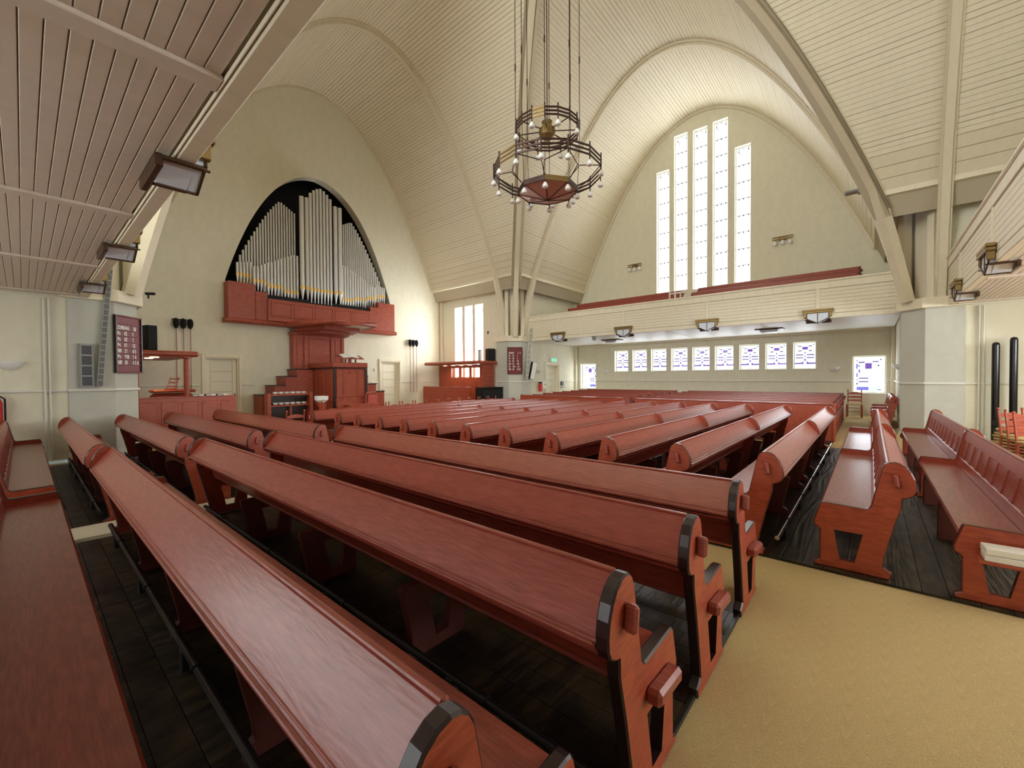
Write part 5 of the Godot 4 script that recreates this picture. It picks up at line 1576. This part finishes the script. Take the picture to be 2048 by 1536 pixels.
func text(parent: Node3D, s: String, h: float, at: Vector3, mat: Material) -> void:
	var t := TextMesh.new()
	var f := SystemFont.new(); f.font_names = PackedStringArray(["Droid Sans"]); f.font_weight = 700
	t.font = f; t.text = s; t.font_size = 32; t.pixel_size = h / 24.0; t.depth = 0.006
	t.horizontal_alignment = HORIZONTAL_ALIGNMENT_LEFT
	var o := part(parent, "lettering", t, mat, at)
	o.scale = Vector3(0.62, 1.0, 1.0)

func hymn_board(at: Vector3, turn: float, where: String, first: Array, slats: bool) -> void:
	var o := thing("hymn_board", "dark red hymn board with white letters and numbers on the %s pillar" % where, "board", at, turn)
	part(o, "panel", bev(Vector3(0, 0, 0.015), Vector3(0.66, 1.2, 0.03), 0.004), M.board)
	for s in [-1.0, 1.0]: part(o, "side_frame", bev(Vector3(s * 0.335, 0, 0.03), Vector3(0.03, 1.24, 0.06), 0.006), M.wood_edge)
	for s in [-1.0, 1.0]: part(o, "rail", bev(Vector3(0, s * 0.605, 0.028), Vector3(0.66, 0.03, 0.055), 0.006), M.board)
	for i in 8: part(o, "slot_rail", bev(Vector3(0, 0.43 - 0.125 * i, 0.036), Vector3(0.63, 0.02, 0.014), 0.003), M.board)
	var rows := [first, ["Ps", "42", "1"], ["Ps", "42", "1"], ["Ps", "81", "12"], ["NR", "21", "4 5"], ["Ps", "118", "1 4"], ["NR", "39", "4 5 8"]]
	for i in 7:
		var y := 0.355 - 0.125 * i
		if i == 0:
			text(o, rows[0][0], 0.09, Vector3(-0.29, y, 0.034), M.letter); text(o, rows[0][1], 0.09, Vector3(0.12, y, 0.034), M.letter)
		else:
			text(o, rows[i][0], 0.09, Vector3(-0.29, y, 0.034), M.letter); text(o, rows[i][1], 0.09, Vector3(-0.12, y, 0.034), M.letter); text(o, rows[i][2], 0.09, Vector3(0.09, y, 0.034), M.letter)

func build_wall_things() -> void:
	var d := 6.61 - 0.012
	hymn_board(Vector3(XC - d - 0.0, 2.36, ZC - d), PI / 4, "left", ["ZONDAG", "26"], true)
	hymn_board(Vector3(XC + d, 2.35, ZC - d), -PI / 4, "far", ["DIENST", "1 - 2"], false)
	# double pipes on the walls
	for s in [[Vector3(0.28, 0, -12.2), "left wall", 3.2, 0], [Vector3(14.5, 0, 1.92), "wall behind the right hand pillar", 3.2, 1]]:
		var o := thing("riser_pipes", "pair of pale heating pipes running up the %s" % s[1], "pipes", s[0])
		for i in 2:
			var m := Mb.new()
			var off := Vector3(0.07 * i, 0, 0) if s[3] == 0 else Vector3(0, 0, 0.07 * i)
			m.tube([off, off + Vector3(0, s[2], 0)], 0.017, 10)
			part(o, "pipe", m, M.pale)
	# pilaster on the right wall
	# loudspeaker columns
	var a := thing("column_loudspeaker", "short grey column loudspeaker with four dark grilles on the left pillar", "loudspeaker", Vector3(0.83, 1.45, -12.17), 0.25)
	part(a, "body", bev(Vector3(0, 0.44, 0.06), Vector3(0.2, 0.88, 0.11), 0.008), M.speaker)
	for i in 4: part(a, "grille", bev(Vector3(-0.01, 0.12 + 0.21 * i, 0.117), Vector3(0.15, 0.18, 0.01), 0.003), M.iron)
	var b := thing("column_loudspeaker", "very tall slim pale line loudspeaker leaning before the left pillar", "loudspeaker", Vector3(1.03, 1.45, -12.02))
	b.rotation.z = -0.075
	part(b, "body", bev(Vector3(0, 1.24, -0.05), Vector3(0.1, 2.46, 0.09), 0.008), M.speaker)
	for i in 20: part(b, "grille", bev(Vector3(0, 0.08 + 0.122 * i, -0.003), Vector3(0.075, 0.1, 0.008), 0.003), M.grille)
	for y in [0.25, 1.45]: part(b, "bracket", bev(Vector3(0, y, -0.13), Vector3(0.04, 0.04, 0.08), 0.005), M.iron)
	var c := thing("column_loudspeaker", "very tall slim pale line loudspeaker leaning at the far pillar", "loudspeaker", Vector3(15.05, 1.45, -11.98), -0.7)
	c.rotation.z = -0.09
	part(c, "body", bev(Vector3(0, 1.24, -0.05), Vector3(0.12, 2.4, 0.1), 0.008), M.cream2)
	for i in 10: part(c, "grille", bev(Vector3(0, 0.12 + 0.24 * i, 0.003), Vector3(0.09, 0.21, 0.008), 0.003), M.speaker)
	var e := thing("wall_loudspeaker", "white slanting flat loudspeaker with a black edge beside the far pillar", "loudspeaker", Vector3(15.35, 1.5, -11.95), -0.5)
	e.rotation.z = -0.2
	part(e, "body", bev(Vector3(0, 0.4, -0.05), Vector3(0.26, 0.82, 0.1), 0.01), M.velvet)
	part(e, "white_front", bev(Vector3(0.03, 0.4, 0.005), Vector3(0.2, 0.8, 0.02), 0.005), M.white)
	# small black cameras on the capitals
	for s in [[Vector3(1.95, 3.5, -12.9), 0.9, "left"], [Vector3(13.5, 3.5, -12.95), 2.2, "far"]]:
		var o := thing("spot_camera", "small black camera standing on the capital of the %s pillar" % s[2], "camera", s[0], s[1])
		part(o, "stand", bev(Vector3(0, 0.04, 0), Vector3(0.03, 0.09, 0.03), 0.004), M.black)
		part(o, "body", bev(Vector3(0, 0.11, 0.04), Vector3(0.06, 0.06, 0.2), 0.012), M.black)
	# fire extinguisher at the left edge
	var x := thing("fire_extinguisher", "red fire extinguisher hanging on the left wall at the picture's edge", "extinguisher", Vector3(-0.33, 0.75, -12.12))
	var xm := Mb.new(); xm.lathe([[0.0, 0.0], [0.08, 0.0], [0.085, 0.03], [0.085, 0.42], [0.06, 0.5], [0.03, 0.54], [0.0, 0.54]], Vector3.ZERO, 16)
	part(x, "cylinder", xm, M.red)
	part(x, "valve", bev(Vector3(0, 0.58, 0), Vector3(0.05, 0.09, 0.05), 0.008), M.black)
	var hs := Mb.new(); hs.tube([Vector3(0.02, 0.58, 0.02), Vector3(0.11, 0.5, 0.02), Vector3(0.11, 0.1, 0.02)], 0.014, 8)
	part(x, "hose", hs, M.black)
	# fire hose reel and small boxes by the far door
	var far := func(u: float, y: float) -> Vector3: return Vector3(u, y, -12.26)
	var h := thing("extinguisher", "red fire extinguisher on the wall left of the far exit door", "extinguisher", far.call(16.32, 0.9))
	var hm := Mb.new(); hm.lathe([[0.0, 0.0], [0.085, 0.0], [0.09, 0.05], [0.09, 0.3], [0.05, 0.38], [0.0, 0.4]], Vector3(0, 0, 0.11), 14)
	part(h, "cylinder", hm, M.red)
	part(h, "valve", bev(Vector3(0, 0.42, 0.1), Vector3(0.05, 0.06, 0.2), 0.008), M.black)
	var w := thing("wall_box", "small white fuse box on the wall left of the far exit door", "box", far.call(16.65, 1.2))
	part(w, "case", bev(Vector3(0, 0, 0.05), Vector3(0.26, 0.36, 0.1), 0.012), M.white)
	part(w, "switch", bev(Vector3(0.06, 0.02, 0.105), Vector3(0.04, 0.06, 0.02), 0.005), M.black)
	var p := thing("pay_terminal", "small dark intercom with a shelf on the wall right of the far exit door", "intercom", far.call(18.3, 1.2))
	part(p, "case", bev(Vector3(0, 0.06, 0.04), Vector3(0.2, 0.22, 0.08), 0.012), M.iron)
	part(p, "shelf", bev(Vector3(0, -0.13, 0.06), Vector3(0.26, 0.02, 0.12), 0.005), M.iron)
	# two tall dark tubes on the right
	for i in 2:
		var t := thing("tall_tube", "tall glossy black roll standing against the wall at the right edge, %s of two" % ["left", "right"][i], "roll", Vector3(14.3, 0.0, 2.15 + 0.265 * i))
		var m := Mb.new(); m.lathe([[0.0, 0.0], [0.062, 0.0], [0.064, 0.02], [0.064, 2.26 + 0.1 * i], [0.05, 2.31 + 0.1 * i], [0.0, 2.33 + 0.1 * i]], Vector3.ZERO, 16)
		part(t, "roll", m, M.black_gloss)
	var st := thing("music_stand", "low black rack bar before the tall rolls at the right edge", "rack", Vector3(13.9, 0, 2.2), 0.4)
	for y in [0.44, 0.56]: part(st, "bar", bev(Vector3(0.1 - y * 0.1, y, 0), Vector3(0.5, 0.03, 0.03), 0.006), M.black)
	for u in [-0.2, 0.25]: part(st, "post", bev(Vector3(u, 0.29, 0), Vector3(0.03, 0.58, 0.03), 0.006), M.black)
	# grey lamp on the rib by the right pillar
	var g := thing("spotlight", "grey flat spotlight clamped to the rib above the right hand pillar", "spotlight", Vector3(14.98, 6.65, -0.25), -PI / 2)
	part(g, "head", bev(Vector3(-0.12, 0, 0.0), Vector3(0.42, 0.07, 0.26), 0.025), M.speaker)
	part(g, "clamp", bev(Vector3(0.1, 0.0, -0.08), Vector3(0.16, 0.1, 0.16), 0.015), M.speaker)
	part(g, "lower_head", bev(Vector3(0.12, -0.06, 0.02), Vector3(0.34, 0.05, 0.22), 0.018), M.speaker)
	# strips of carpet between the two lengths of pews are the floor itself; white switch by the right hand door
	var s := thing("thermostat", "small white thermostat on the organ wall by the right hand door", "thermostat", Vector3(10.63, 1.98, -17.45))
	part(s, "case", bev(Vector3(0, 0, 0.02), Vector3(0.08, 0.13, 0.04), 0.008), M.white)
